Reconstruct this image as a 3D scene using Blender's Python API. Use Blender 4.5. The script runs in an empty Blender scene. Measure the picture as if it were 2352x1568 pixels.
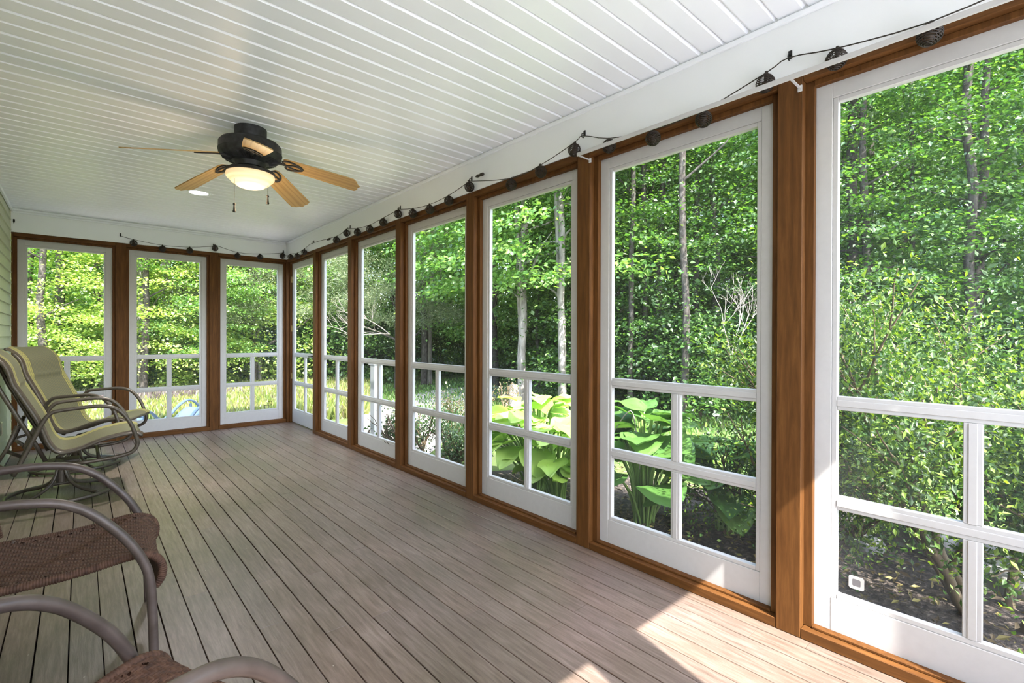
import bpy, bmesh, math, random
import numpy as np
from mathutils import Vector, Matrix
random.seed(7); rng = np.random.default_rng(7)
C = bpy.context.scene.collection
PI = math.pi

# ------------------------------------------------------------------ camera
F_PX = 1112.24; YAW = 0.72852; PITCH = -0.0034; ROLL = 0.00293; SHIFT = -7.435; EYE = 1.1516
Fw = Vector((math.sin(YAW)*math.cos(PITCH), math.cos(YAW)*math.cos(PITCH), math.sin(PITCH)))
Rt = Vector((math.cos(YAW), -math.sin(YAW), 0)); Up = Rt.cross(Fw)
R2 = Rt*math.cos(ROLL)+Up*math.sin(ROLL); U2 = -Rt*math.sin(ROLL)+Up*math.cos(ROLL)
cd = bpy.data.cameras.new('camera'); cam = bpy.data.objects.new('camera', cd); C.objects.link(cam)
cd.sensor_width = 36; cd.lens = F_PX/2352*36; cd.shift_y = SHIFT/2352; cd.clip_end = 300; cd.clip_start = 0.03
cam.matrix_world = Matrix(((R2.x, U2.x, -Fw.x, 0), (R2.y, U2.y, -Fw.y, 0), (R2.z, U2.z, -Fw.z, EYE), (0, 0, 0, 1)))
bpy.context.scene.camera = cam

# ------------------------------------------------------------------ light
SUN_DIR = Vector((0.25, 1.0, -1.267)).normalized()       # the way the light travels
w = bpy.data.worlds.new('world'); bpy.context.scene.world = w; w.use_nodes = True
nt = w.node_tree; bg = nt.nodes['Background']
sky = nt.nodes.new('ShaderNodeTexSky'); sky.sky_type = 'NISHITA'; sky.sun_disc = False
sky.sun_elevation = math.radians(50.9); sky.sun_rotation = math.radians(194); sky.air_density = 1.0; sky.dust_density = 2.0; sky.ozone_density = 1.0
nt.links.new(sky.outputs[0], bg.inputs[0]); bg.inputs[1].default_value = 0.68
sl = bpy.data.lights.new('sun', 'SUN'); sl.energy = 10.0; sl.angle = math.radians(0.55); sl.color = (1.0, 0.965, 0.91)
so = bpy.data.objects.new('sun', sl); C.objects.link(so); so.rotation_euler = SUN_DIR.to_track_quat('-Z', 'Y').to_euler(); so.location = (-3, -8, 12)
vs = bpy.context.scene.view_settings
vs.view_transform = 'Standard'; vs.look = 'None'; vs.gamma = 1.0; vs.use_curve_mapping = False; vs.exposure = 1.25
bpy.context.scene.cycles.max_bounces = 10; bpy.context.scene.cycles.diffuse_bounces = 6
bpy.context.scene.cycles.transparent_max_bounces = 24

# ------------------------------------------------------------------ helpers
def obj(name, me, mat=None, parent=None, label=None, cat=None, group=None, kind=None, smooth=False):
    if isinstance(me, bmesh.types.BMesh):
        m = bpy.data.meshes.new(name); me.to_mesh(m); me.free(); me = m
    o = bpy.data.objects.new(name, me); C.objects.link(o)
    for x in (mat if isinstance(mat, (list, tuple)) else [mat]):
        if x is not None: me.materials.append(x)
    if smooth:
        me.shade_smooth() if smooth is True else (me.shade_smooth(), me.set_sharp_from_angle(angle=math.radians(smooth)))
    if parent: o.parent = parent
    tag(o, label, cat, group, kind)
    return o
def tag(o, label=None, cat=None, group=None, kind=None):
    if label: o['label'] = label
    if cat: o['category'] = cat
    if group: o['group'] = group
    if kind: o['kind'] = kind
    return o
def thing(name, label, cat, loc=(0, 0, 0), rz=0, group=None, kind=None):
    o = bpy.data.objects.new(name, None); C.objects.link(o); o.location = loc; o.rotation_euler = (0, 0, rz)
    o.empty_display_size = 0.05
    return tag(o, label, cat, group, kind)
def copy_tree(o, parent=None):
    c = o.copy(); C.objects.link(c)
    if parent: c.parent = parent
    for ch in [x for x in o.children]: copy_tree(ch, c)
    return c
def npmesh(name, V, F):
    me = bpy.data.meshes.new(name); V = np.asarray(V, dtype=np.float32); F = np.asarray(F, dtype=np.int32)
    n, k = F.shape
    me.vertices.add(len(V)); me.vertices.foreach_set('co', V.ravel())
    me.loops.add(n*k); me.loops.foreach_set('vertex_index', F.ravel())
    me.polygons.add(n); me.polygons.foreach_set('loop_start', np.arange(0, n*k, k, dtype=np.int32))
    me.update(calc_edges=True); me.shade_flat()
    return me
def box(bm, x0, x1, y0, y1, z0, z1, bev=0, mi=0):
    m = Matrix.Translation(((x0+x1)/2, (y0+y1)/2, (z0+z1)/2)) @ Matrix.Diagonal((abs(x1-x0), abs(y1-y0), abs(z1-z0), 1))
    r = bmesh.ops.create_cube(bm, size=1, matrix=m)
    fs = set(f for v in r['verts'] for f in v.link_faces)
    for f in fs: f.material_index = mi
    if bev:
        es = list(set(e for v in r['verts'] for e in v.link_edges))
        bmesh.ops.bevel(bm, geom=es, offset=bev, segments=1, affect='EDGES')
def B(*a, **k):
    bm = bmesh.new(); box(bm, *a, **k); return bm
def smoothpath(pts, n=6):
    P = [Vector(p) for p in pts]; out = []
    for i in range(len(P)-1):
        p0 = P[max(i-1, 0)]; p1 = P[i]; p2 = P[i+1]; p3 = P[min(i+2, len(P)-1)]
        for k in range(n):
            t = k/n; t2 = t*t; t3 = t2*t
            out.append(0.5*((2*p1)+(-p0+p2)*t+(2*p0-5*p1+4*p2-p3)*t2+(-p0+3*p1-3*p2+p3)*t3))
    out.append(P[-1]); return out
def tube(bm, pts, r, n=10, closed=False, flat=1.0, rfun=None):
    P = [Vector(p) for p in pts]; N = len(P); rings = []
    up = None
    for i in range(N):
        a = P[(i-1) % N] if (closed or i > 0) else P[i]; b = P[(i+1) % N] if (closed or i < N-1) else P[i]
        t = (b-a).normalized()
        if up is None: up = Vector((0, 0, 1)) if abs(t.z) < 0.9 else Vector((1, 0, 0))
        s = t.cross(up)
        if s.length < 1e-6: s = t.orthogonal()
        s.normalize(); up = s.cross(t).normalized()
        rr = rfun(i/(N-1)) if rfun else r
        rings.append([bm.verts.new(P[i]+s*math.cos(2*PI*k/n)*rr+up*math.sin(2*PI*k/n)*rr*flat) for k in range(n)])
    m = N if closed else N-1
    for i in range(m):
        A = rings[i]; Bq = rings[(i+1) % N]
        for k in range(n): bm.faces.new((A[k], A[(k+1) % n], Bq[(k+1) % n], Bq[k]))
    if not closed:
        bm.faces.new(rings[0][::-1]); bm.faces.new(rings[-1])
def lathe(bm, prof, n=32, c=(0, 0, 0), cap=True):
    rings = []
    for r, z in prof:
        rings.append([bm.verts.new((c[0]+r*math.cos(2*PI*k/n), c[1]+r*math.sin(2*PI*k/n), c[2]+z)) for k in range(n)])
    for i in range(len(rings)-1):
        for k in range(n): bm.faces.new((rings[i][k], rings[i][(k+1) % n], rings[i+1][(k+1) % n], rings[i+1][k]))
    if cap:
        bm.faces.new(rings[0][::-1]); bm.faces.new(rings[-1])
    bmesh.ops.recalc_face_normals(bm, faces=bm.faces[:])

# ------------------------------------------------------------------ materials
def mat(name, col=(0.8, 0.8, 0.8), rough=0.6, metal=0.0, spec=0.5):
    m = bpy.data.materials.new(name); m.use_nodes = True; b = m.node_tree.nodes['Principled BSDF']
    b.inputs['Base Color'].default_value = (*col, 1); b.inputs['Roughness'].default_value = rough
    b.inputs['Metallic'].default_value = metal; b.inputs['Specular IOR Level'].default_value = spec
    return m
def N(m, t, **k):
    n = m.node_tree.nodes.new(t)
    for a, v in k.items(): setattr(n, a, v)
    return n
def L(m, a, b): m.node_tree.links.new(a, b)
def P(m): return m.node_tree.nodes['Principled BSDF']
def noisecol(m, cols, scale=(1, 1, 1), nscale=8, detail=6, coord='Object', rough=0.55, pos=None, dist=0.0):
    tc = N(m, 'ShaderNodeTexCoord'); mp = N(m, 'ShaderNodeMapping'); mp.inputs['Scale'].default_value = scale
    L(m, tc.outputs[coord], mp.inputs['Vector'])
    nz = N(m, 'ShaderNodeTexNoise'); nz.inputs['Scale'].default_value = nscale; nz.inputs['Detail'].default_value = detail
    nz.inputs['Roughness'].default_value = rough; nz.inputs['Distortion'].default_value = dist
    L(m, mp.outputs[0], nz.inputs['Vector'])
    cr = N(m, 'ShaderNodeValToRGB'); e = cr.color_ramp.elements
    while len(e) < len(cols): e.new(0.5)
    for i, c in enumerate(cols):
        e[i].position = (0.3+0.4*i/(len(cols)-1)) if pos is None else pos[i]; e[i].color = (*c, 1)
    L(m, nz.outputs[0], cr.inputs[0]); L(m, cr.outputs[0], P(m).inputs['Base Color'])
    return nz, cr, mp
def bump(m, src, strength=0.3, dist=0.01):
    b = N(m, 'ShaderNodeBump'); b.inputs['Strength'].default_value = strength; b.inputs['Distance'].default_value = dist
    L(m, src, b.inputs['Height']); L(m, b.outputs[0], P(m).inputs['Normal'])

def wood_mat(name, dirscale, cols):
    m = mat(name, rough=0.62, spec=0.18); nz, cr, mp = noisecol(m, cols, scale=dirscale, nscale=6, detail=8, rough=0.65, dist=0.4)
    bump(m, nz.outputs[0], 0.15, 0.002); return m
WC = [(0.066, 0.025, 0.006), (0.098, 0.039, 0.0095), (0.140, 0.058, 0.015)]
M_woodz = wood_mat('stained_wood_vertical', (9, 9, 0.7), WC)
M_woody = wood_mat('stained_wood_lengthwise', (9, 0.7, 9), WC)
M_woodx = wood_mat('stained_wood_crosswise', (0.7, 9, 9), WC)
M_white = mat('white_painted_wood', (0.68, 0.66, 0.64), 0.5)
nz, cr, mp = noisecol(M_white, [(0.46, 0.45, 0.445), (0.485, 0.475, 0.47)], nscale=40, detail=4); bump(M_white, nz.outputs[0], 0.08, 0.002)
M_clad = mat('white_cladding', (0.80, 0.80, 0.79), 0.55)
nz, cr, mp = noisecol(M_clad, [(0.77, 0.79, 0.80), (0.80, 0.82, 0.835)], nscale=3, detail=3)
M_ceil = mat('white_vinyl_ceiling', (0.84, 0.865, 0.90), 0.38)
M_dark = mat('black_gap', (0.01, 0.01, 0.01), 0.9)
M_siding = mat('pale_green_siding', (0.50, 0.52, 0.36), 0.55)
nz, cr, mp = noisecol(M_siding, [(0.48, 0.50, 0.345), (0.53, 0.55, 0.39)], scale=(1, 1, 12), nscale=8); bump(M_siding, nz.outputs[0], 0.1, 0.002)

# weathered deck boards: one tone per board by the mesh attribute 'tone'
M_floor = mat('weathered_deck_boards', (0.3, 0.27, 0.23), 0.5)
at = N(M_floor, 'ShaderNodeAttribute', attribute_name='tone')
nz, cr, mp = noisecol(M_floor, [(0.102, 0.070, 0.054), (0.162, 0.118, 0.096), (0.232, 0.178, 0.152)], scale=(14, 1.1, 1), nscale=5, detail=8, rough=0.7, dist=0.3)
n2 = N(M_floor, 'ShaderNodeTexNoise'); n2.inputs['Scale'].default_value = 1.3; n2.inputs['Detail'].default_value = 5
tc2 = N(M_floor, 'ShaderNodeTexCoord'); L(M_floor, tc2.outputs['Object'], n2.inputs['Vector'])
r2 = N(M_floor, 'ShaderNodeValToRGB'); e = r2.color_ramp.elements; e[0].position = 0.3; e[0].color = (0.70, 0.70, 0.62, 1); e[1].position = 0.7; e[1].color = (1.22, 1.18, 1.18, 1)
L(M_floor, n2.outputs[0], r2.inputs[0])
mx = N(M_floor, 'ShaderNodeMixRGB', blend_type='MULTIPLY'); mx.inputs[0].default_value = 1
L(M_floor, cr.outputs[0], mx.inputs[1]); L(M_floor, r2.outputs[0], mx.inputs[2])
mx2 = N(M_floor, 'ShaderNodeMixRGB', blend_type='MULTIPLY'); mx2.inputs[0].default_value = 1
L(M_floor, mx.outputs[0], mx2.inputs[1]); L(M_floor, at.outputs['Color'], mx2.inputs[2])
n3 = N(M_floor, 'ShaderNodeTexNoise'); n3.inputs['Scale'].default_value = 60; n3.inputs['Detail'].default_value = 3
L(M_floor, tc2.outputs['Object'], n3.inputs['Vector'])
r3 = N(M_floor, 'ShaderNodeValToRGB'); e = r3.color_ramp.elements; e[0].position = 0.76; e[0].color = (0, 0, 0, 1); e[1].position = 0.78; e[1].color = (1, 1, 1, 1)
L(M_floor, n3.outputs[0], r3.inputs[0])
mx3 = N(M_floor, 'ShaderNodeMixRGB'); L(M_floor, r3.outputs[0], mx3.inputs[0]); L(M_floor, mx2.outputs[0], mx3.inputs[1]); mx3.inputs[2].default_value = (0.55, 0.5, 0.42, 1)
L(M_floor, mx3.outputs[0], P(M_floor).inputs['Base Color']); bump(M_floor, nz.outputs[0], 0.35, 0.002)
rr = N(M_floor, 'ShaderNodeMapRange'); rr.inputs[3].default_value = 0.30; rr.inputs[4].default_value = 0.52; L(M_floor, n2.outputs[0], rr.inputs[0]); L(M_floor, rr.outputs[0], P(M_floor).inputs['Roughness'])

# insect screen: mostly open, a thin grey thread that the sun can light
M_mesh = bpy.data.materials.new('insect_screen'); M_mesh.use_nodes = True
t = M_mesh.node_tree; t.nodes.clear(); out = t.nodes.new('ShaderNodeOutputMaterial'); mix = t.nodes.new('ShaderNodeMixShader'); mix.inputs[0].default_value = 0.055
tr = t.nodes.new('ShaderNodeBsdfTransparent'); df = t.nodes.new('ShaderNodeBsdfDiffuse'); df.inputs[0].default_value = (0.42, 0.43, 0.45, 1)
t.links.new(tr.outputs[0], mix.inputs[1]); t.links.new(df.outputs[0], mix.inputs[2]); t.links.new(mix.outputs[0], out.inputs[0])

# ------------------------------------------------------------------ room numbers
XR = 2.056; YB = 6.822; XL = -0.512; YF = -0.43; H = 2.4; ZB = 2.167
POSTS = [0.688, 1.720, 2.755, 3.793, 4.802, 5.802]; PW = 0.0445
BPOSTS = [0.336, 1.222]
# floor: separate boards with open joints
def build_floor():
    V = []; Fc = []; tone = []
    pitch = 0.0925; x = -0.03-6*pitch
    def add(x0, x1, y0, y1, tn):
        b = len(V); z0, z1, c = -0.025, 0.0, 0.0012
        V.extend([(x0, y0, z0), (x1, y0, z0), (x1, y1, z0), (x0, y1, z0), (x0, y0, -c), (x1, y0, -c), (x1, y1, -c), (x0, y1, -c),
                  (x0+c, y0+c/2, z1), (x1-c, y0+c/2, z1), (x1-c, y1-c/2, z1), (x0+c, y1-c/2, z1)])
        for f in ((0, 1, 5, 4), (1, 2, 6, 5), (2, 3, 7, 6), (3, 0, 4, 7), (4, 5, 9, 8), (5, 6, 10, 9), (6, 7, 11, 10), (7, 4, 8, 11), (8, 9, 10, 11)):
            Fc.append([b+i for i in f]); tone.append(tn)
    while x < XR+0.1:
        y = YF-random.uniform(0.05, 2.5)
        while y < YB+0.05:
            ln = random.choice([1.2, 1.8, 2.4, 3.0, 3.6])*random.uniform(0.9, 1.1)
            g = random.uniform(0.0011, 0.0027)
            tv = random.uniform(0.92, 1.07); hu = random.uniform(-0.02, 0.02)
            add(max(x+g, XL-0.05), min(x+pitch-g, XR+0.14), max(y, YF-0.1)+0.0006, min(y+ln, YB+0.1)-0.0006, (tv*(1+hu), tv, tv*(1-hu), 1)) if min(y+ln, YB+0.1) > YF-0.05 and min(x+pitch, XR+.14) > XL-.05 else None
            y += ln
        x += pitch
    nb = len(Fc)
    b = len(V); V.extend([(XL-0.05, YF-0.1, -0.03), (XR+0.14, YF-0.1, -0.03), (XR+0.14, YB+0.1, -0.03), (XL-0.05, YB+0.1, -0.03),
                          (XL-0.05, YF-0.1, -0.2), (XR+0.14, YF-0.1, -0.2), (XR+0.14, YB+0.1, -0.2), (XL-0.05, YB+0.1, -0.2)])
    for f in ((0, 1, 2, 3), (0, 4, 5, 1), (1, 5, 6, 2), (2, 6, 7, 3), (3, 7, 4, 0), (4, 7, 6, 5)): Fc.append([b+i for i in f]); tone.append((1, 1, 1, 1))
    me = npmesh('floor', V, Fc)
    a = me.attributes.new('tone', 'FLOAT_COLOR', 'FACE'); a.data.foreach_set('color', np.array(tone, dtype=np.float32).ravel())
    o = obj('floor', me, [M_floor, M_dark], kind='structure')
    mi = np.zeros(len(Fc), dtype=np.int32); mi[nb:] = 1; me.polygons.foreach_set('material_index', mi)
build_floor()
# ceiling: grooved vinyl boards
def build_ceiling():
    ys = []; y = 0.634-11*0.103; k = 0
    prof = [(YF-0.1, H)]
    while y < YB+0.02:
        wd = 0.011 if k % 2 else 0.008
        if y-0.01 > YF-0.1: prof += [(y-wd, H), (y-wd*0.55, H+0.011), (y+wd*0.2, H+0.011), (y+wd, H)]
        y += 0.103; k += 1
    prof.append((YB+0.05, H))
    V = []; Fc = []
    for x in (XL-0.02, XR-0.004): V += [(x, yy, z) for yy, z in prof]
    n = len(prof)
    for i in range(n-1): Fc.append((i, i+1, n+i+1, n+i))
    b = len(V); V += [(XL-0.2, YF-0.3, H+0.02), (XR+0.20, YF-0.3, H+0.02), (XR+0.20, YB+0.25, H+0.02), (XL-0.2, YB+0.25, H+0.02)]
    V += [(v[0], v[1], H+0.12) for v in V[b:b+4]]
    for f in ((0, 1, 2, 3), (4, 7, 6, 5), (0, 4, 5, 1), (1, 5, 6, 2), (2, 6, 7, 3), (3, 7, 4, 0)): Fc.append([b+i for i in f])
    obj('ceiling', npmesh('ceiling', V, Fc), [M_ceil], kind='structure')
build_ceiling()
# white clad beams above the screens
obj('wall_right', B(XR-0.004, XR+0.14, YF-0.1, YB+0.14, ZB, H+0.02), M_clad, kind='structure')
obj('wall_back', B(XL-0.02, XR-0.004, YB-0.004, YB+0.14, ZB, H+0.02), M_clad, kind='structure')
obj('wall_front', B(XL-0.02, XR-0.004, YF-0.1, YF, ZB, H+0.02), M_clad, kind='structure')
# trims at the ceiling edge
bm = bmesh.new(); box(bm, XR-0.016, XR-0.004, YF, YB-0.016, H-0.030, H-0.008, 0.002); obj('trim_1', bm, M_ceil, kind='structure')
bm = bmesh.new(); box(bm, XL+0.02, XR-0.004, YB-0.016, YB-0.004, H-0.022, H-0.003, 0.002); box(bm, XL+0.02, XR-0.02, YB-0.022, YB-0.004, H-0.045, H-0.034, 0.002); obj('trim_2', bm, M_ceil, kind='structure')
obj('trim_3', B(XL+0.005, XL+0.022, YF, YB-0.004, H-0.030, H-0.002, bev=0.002), M_ceil, kind='structure')
# left wall of lap siding
V = []; Fc = []; z = 0.0; k = 0; ex = 0.1036
prof = []
while z < H: prof += [(XL+0.012, z), (XL-0.001, min(z+ex, H)-0.0005)]; z += ex
for y in (YF-0.1, YB-0.02): V += [(x, y, zz) for x, zz in prof]
n = len(prof); Fc = [(i, n+i, n+i+1, i+1) for i in range(n-1)]
b = len(V); bx = [(XL-0.012, YF-0.1, 0), (XL-0.012, YB+0.14, 0), (XL-0.012, YB+0.14, H), (XL-0.012, YF-0.1, H), (XL-0.15, YF-0.1, 0), (XL-0.15, YB+0.14, 0), (XL-0.15, YB+0.14, H), (XL-0.15, YF-0.1, H)]
V += bx; Fc += [tuple(b+i for i in f) for f in ((0, 1, 2, 3), (4, 7, 6, 5), (0, 4, 5, 1), (1, 5, 6, 2), (2, 6, 7, 3), (3, 7, 4, 0))]
obj('wall_left', npmesh('wall_left', V, Fc), M_siding, kind='structure')
obj('trim_4', B(XL-0.01, XL+0.008, YB-0.02, YB-0.004, 0, H-0.002, bev=0.002), mat('cream_corner_trim', (0.62, 0.60, 0.48), 0.5), kind='structure')

# posts, headers, sills: brown stained wood, one object each
tn = [5]
def trim(bm, m):
    o = obj('trim_%d' % tn[0], bm, m, kind='structure'); tn[0] += 1; return o
for y in POSTS+[-0.345]:
    trim(B(XR, XR+0.10, y-PW, y+PW, 0.001, ZB-0.001, bev=0.0025), M_woodz)
for x in BPOSTS:
    trim(B(x-PW, x+PW, YB, YB+0.10, 0.001, ZB-0.001, bev=0.0025), M_woodz)
trim(B(XR, XR+0.10, YB-0.022, YB+0.10, 0.001, ZB-0.001, bev=0.002), M_woodz)         # corner
trim(B(XL+0.008, XL+0.020, YB, YB+0.10, 0.001, ZB-0.001, bev=0.002), M_woodz)
ends = [-0.345]+POSTS+[YB+0.022]
for i in range(7):
    a, c = ends[i]+PW+0.001, ends[i+1]-PW-0.001
    trim(B(XR+0.001, XR+0.10, a, c, 2.130, ZB-0.001, bev=0.002), M_woody)
    if i < 6: trim(B(XR+0.001, XR+0.10, a, c, 0.001, 0.040, bev=0.002), M_woody)
bends = [XL+0.02-PW]+BPOSTS+[XR+PW]
for i in range(3):
    a, c = bends[i]+PW+0.001, bends[i+1]-PW-0.001
    trim(B(a, c, YB+0.001, YB+0.10, 2.130, ZB-0.001, bev=0.002), M_woodx)
    trim(B(a, c, YB+0.001, YB+0.10, 0.001, 0.045, bev=0.002), M_woodx)

# screened panels, built in a local frame: x along the wall, y outwards, z up
wn = [1]
def panel(width, kind='window', z0=0.045, z1=2.113, mid=(0.880, 0.932), low=(0.505, 0.557), bot=0.190, top=2.035, st=0.075, door=False):
    root = thing('%s_%d' % (kind, wn[0] if kind == 'window' else 1), None, None, kind='structure')
    if kind == 'window': wn[0] += 1
    h = width/2; d0, d1 = 0.059, 0.090; bead = 0.018
    bm = bmesh.new()
    box(bm, -h, -h+st-bead, d0, d1, z0, z1, 0.002); box(bm, h-st+bead, h, d0, d1, z0, z1, 0.002)
    box(bm, -h+st-bead, h-st+bead, d0, d1, z0, bot-bead, 0.0015); box(bm, -h+st-bead, h-st+bead, d0, d1, top+bead, z1, 0.0015)
    for a, c, e, f in ((-h+st-bead, -h+st, bot-bead, top+bead), (h-st, h-st+bead, bot-bead, top+bead)): box(bm, a, c, d0+0.004, d1, e, f, 0.002)
    box(bm, -h+st, h-st, d0+0.004, d1, bot-bead, bot, 0.002); box(bm, -h+st, h-st, d0+0.004, d1, top, top+bead, 0.002)
    obj('window_frame' if not door else 'door_frame', bm, M_white, root)
    bm = bmesh.new()
    for zc0, zc1 in (mid, low):
        box(bm, -h+st, h-st, d0+0.006, d1, zc0, zc1, 0.002); box(bm, -h+st, h-st, d0+0.002, d1, zc0+0.014, zc1-0.014, 0.0015)
    for zc0, zc1 in ((bot, low[0]), (low[1], mid[0])):
        box(bm, -0.0235, 0.0235, d0+0.006, d1, zc0, zc1, 0.002); box(bm, -0.011, 0.011, d0+0.002, d1, zc0, zc1, 0.0015)
    obj('muntin', bm, M_white, root)
    bm = bmesh.new(); vs_ = [bm.verts.new(p) for p in ((-h+st-0.004, d1-0.008, bot-0.004), (h-st+0.004, d1-0.008, bot-0.004), (h-st+0.004, d1-0.008, top+0.004), (-h+st-0.004, d1-0.008, top+0.004))]; bm.faces.new(vs_)
    obj('screen_mesh', bm, M_mesh, root)
    # brown stop strips round the opening, set back from the posts
    bm = bmesh.new()
    g = 0.028
    box(bm, -h-g, -h+0.004, 0.034, d0-0.001, (0.041 if not door else 0.001), 2.129, 0.0015); box(bm, h-0.004, h+g, 0.034, d0-0.001, (0.041 if not door else 0.001), 2.129, 0.0015)
    box(bm, -h+0.004, h-0.004, 0.030, d0-0.001, 2.108, 2.1295, 0.0015)
    if not door: box(bm, -h+0.004, h-0.004, 0.028, d0-0.001, 0.0405, 0.050, 0.0015)
    obj('stop_strip', bm, M_woodz if width < 5 else M_woody, root)
    return root
def place(root, x, y, rz): root.location = (x, y, 0); root.rotation_euler = (0, 0, rz); return root
wins = []
for i in range(6):
    a, c = ends[i]+PW, ends[i+1]-PW
    wins.append(place(panel(c-a-0.052), XR, (a+c)/2, -PI/2))
a, c = ends[6]+PW, ends[7]-PW
door = place(panel(c-a-0.045, 'door', z0=0.012, door=True), XR, (a+c)/2, -PI/2)
for i in range(3):
    a, c = bends[i]+PW, bends[i+1]-PW
    place(panel(c-a-0.046), (a+c)/2, YB, 0)
# far side of the porch behind the photographer (open to the sun)
for (g0, g1) in ((1.23, 1.90), (0.35, 0.945), (-0.50, 0.07)):
    r_ = place(panel(g1-g0+0.15), (g0+g1)/2, YF, PI)
    for ch in list(r_.children):
        if ch.name.startswith('stop_strip'): bpy.data.objects.remove(ch)
for x0, x1 in ((1.025, 1.15), (0.15, 0.27), (1.98, 2.05)):
    trim(B(x0, x1, YF-0.10, YF, 0.001, ZB-0.001), M_woodz)
trim(B(XL, XR, YF-0.10, YF-0.001, 2.114, ZB-0.002), M_woodx); trim(B(XL, XR, YF-0.10, YF-0.001, 0.001, 0.044), M_woodx)
# door furniture
M_black = mat('black_metal', (0.015, 0.015, 0.015), 0.35, 0.6)
bm = bmesh.new(); hx = -(a_ := 0) ; 
dw = (ends[7]-PW-ends[6]-PW-0.045)/2
tube(bm, [(dw-0.035, 0.058, 0.905), (dw-0.035, 0.015, 0.905), (dw-0.055, 0.010, 0.905), (dw-0.150, 0.012, 0.900)], 0.008, 8); box(bm, dw-0.05, dw-0.02, 0.050, 0.059, 0.86, 0.95, 0.003)
obj('door_handle', bm, M_black, door, label='black lever handle')
for zz in (0.62, 1.25, 1.9):
    obj('hinge', B(-dw-0.012, -dw+0.012, 0.046, 0.0585, zz-0.04, zz+0.04, bev=0.003), mat('brass_hinge', (0.45, 0.33, 0.15), 0.4, 0.8), door, label='brass hinge')

# white rail hung in front of the beam over the nearer bays
rail = thing('curtain_rail', 'slim white rail bracketed in front of the right-hand beam over the nearest two bays', 'rail', (1.955, 1.68, 2.11))
obj('rail', B(-0.004, 0.004, -2.05, 0.0, -0.0095, 0.0095, bev=0.0015), M_white, rail)
for yy in (0.0, -1.02):
    bm = bmesh.new(); box(bm, 0.004, 0.102, yy-0.012, yy-0.004, -0.008, -0.004); box(bm, 0.0945, 0.099, yy-0.016, yy+0.0, -0.02, 0.004, 0.001); obj('bracket', bm, M_white, rail)

# ------------------------------------------------------------------ ceiling fan
M_iron = mat('blackened_iron', (0.028, 0.027, 0.028), 0.55, 0.3); nz, cr, mp = noisecol(M_iron, [(0.018, 0.017, 0.018), (0.05, 0.05, 0.055)], nscale=35); bump(M_iron, nz.outputs[0], 0.2, 0.002)
M_oak = mat('oak_veneer', rough=0.45)
tc = N(M_oak, 'ShaderNodeTexCoord'); mp = N(M_oak, 'ShaderNodeMapping'); mp.inputs['Scale'].default_value = (1.2, 9, 1); L(M_oak, tc.outputs['Object'], mp.inputs[0])
wv = N(M_oak, 'ShaderNodeTexWave'); wv.wave_type = 'RINGS'; wv.inputs['Scale'].default_value = 1.1; wv.inputs['Distortion'].default_value = 9; wv.inputs['Detail'].default_value = 4; wv.inputs['Detail Scale'].default_value = 0.6; L(M_oak, mp.outputs[0], wv.inputs[0])
cr = N(M_oak, 'ShaderNodeValToRGB'); e = cr.color_ramp.elements; e[0].position = 0.0; e[0].color = (0.36, 0.22, 0.085, 1); e[1].position = 0.4; e[1].color = (0.46, 0.30, 0.12, 1)
L(M_oak, wv.outputs[0], cr.inputs[0]); L(M_oak, cr.outputs[0], P(M_oak).inputs['Base Color'])
M_bowl = mat('lit_frosted_glass', (0.75, 0.66, 0.5), 0.3); P(M_bowl).inputs['Emission Color'].default_value = (1.0, 0.66, 0.33, 1); P(M_bowl).inputs['Emission Strength'].default_value = 0.30
fan = thing('ceiling_fan', 'dark hugger ceiling fan with five oak blades and a lit glass bowl', 'ceiling fan', (0.769, 3.237, H-0.001))
bm = bmesh.new(); lathe(bm, [(0.088, 0.0), (0.088, -0.078), (0.08, -0.088)], 36); obj('canopy', bm, M_iron, fan, smooth=40)
bm = bmesh.new(); lathe(bm, [(0.06, -0.082), (0.140, -0.082), (0.160, -0.088), (0.170, -0.102), (0.171, -0.140), (0.174, -0.145), (0.171, -0.150), (0.169, -0.165), (0.152, -0.184), (0.112, -0.198), (0.085, -0.206), (0.078, -0.232), (0.06, -0.240)], 48)
hs = obj('motor_housing', bm, M_iron, fan, smooth=40)
bm = bmesh.new()
for k in range(60):
    if k % 12 in (0, 1): continue
    an = 2*PI*k/60
    tube(bm, [(0.100*math.cos(an), 0.100*math.sin(an), -0.203), (0.128*math.cos(an), 0.128*math.sin(an), -0.194), (0.152*math.cos(an), 0.152*math.sin(an), -0.186)], 0.0022, 5)
obj('vent_fin', bm, M_iron, hs)
bm = bmesh.new(); lathe(bm, [(0.07, -0.236), (0.07, -0.250), (0.115, -0.254), (0.134, -0.258), (0.136, -0.272), (0.130, -0.275)], 40); obj('light_fitter', bm, M_iron, fan, smooth=40)
bm = bmesh.new(); lathe(bm, [(0.130, -0.273), (0.133, -0.284), (0.131, -0.296), (0.124, -0.305), (0.114, -0.310), (0.111, -0.317), (0.103, -0.326), (0.090, -0.332), (0.086, -0.337), (0.073, -0.347), (0.052, -0.354), (0.026, -0.358), (0.003, -0.359)], 48); obj('glass_bowl', bm, M_bowl, fan, smooth=True, label='glowing stepped glass bowl')
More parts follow.
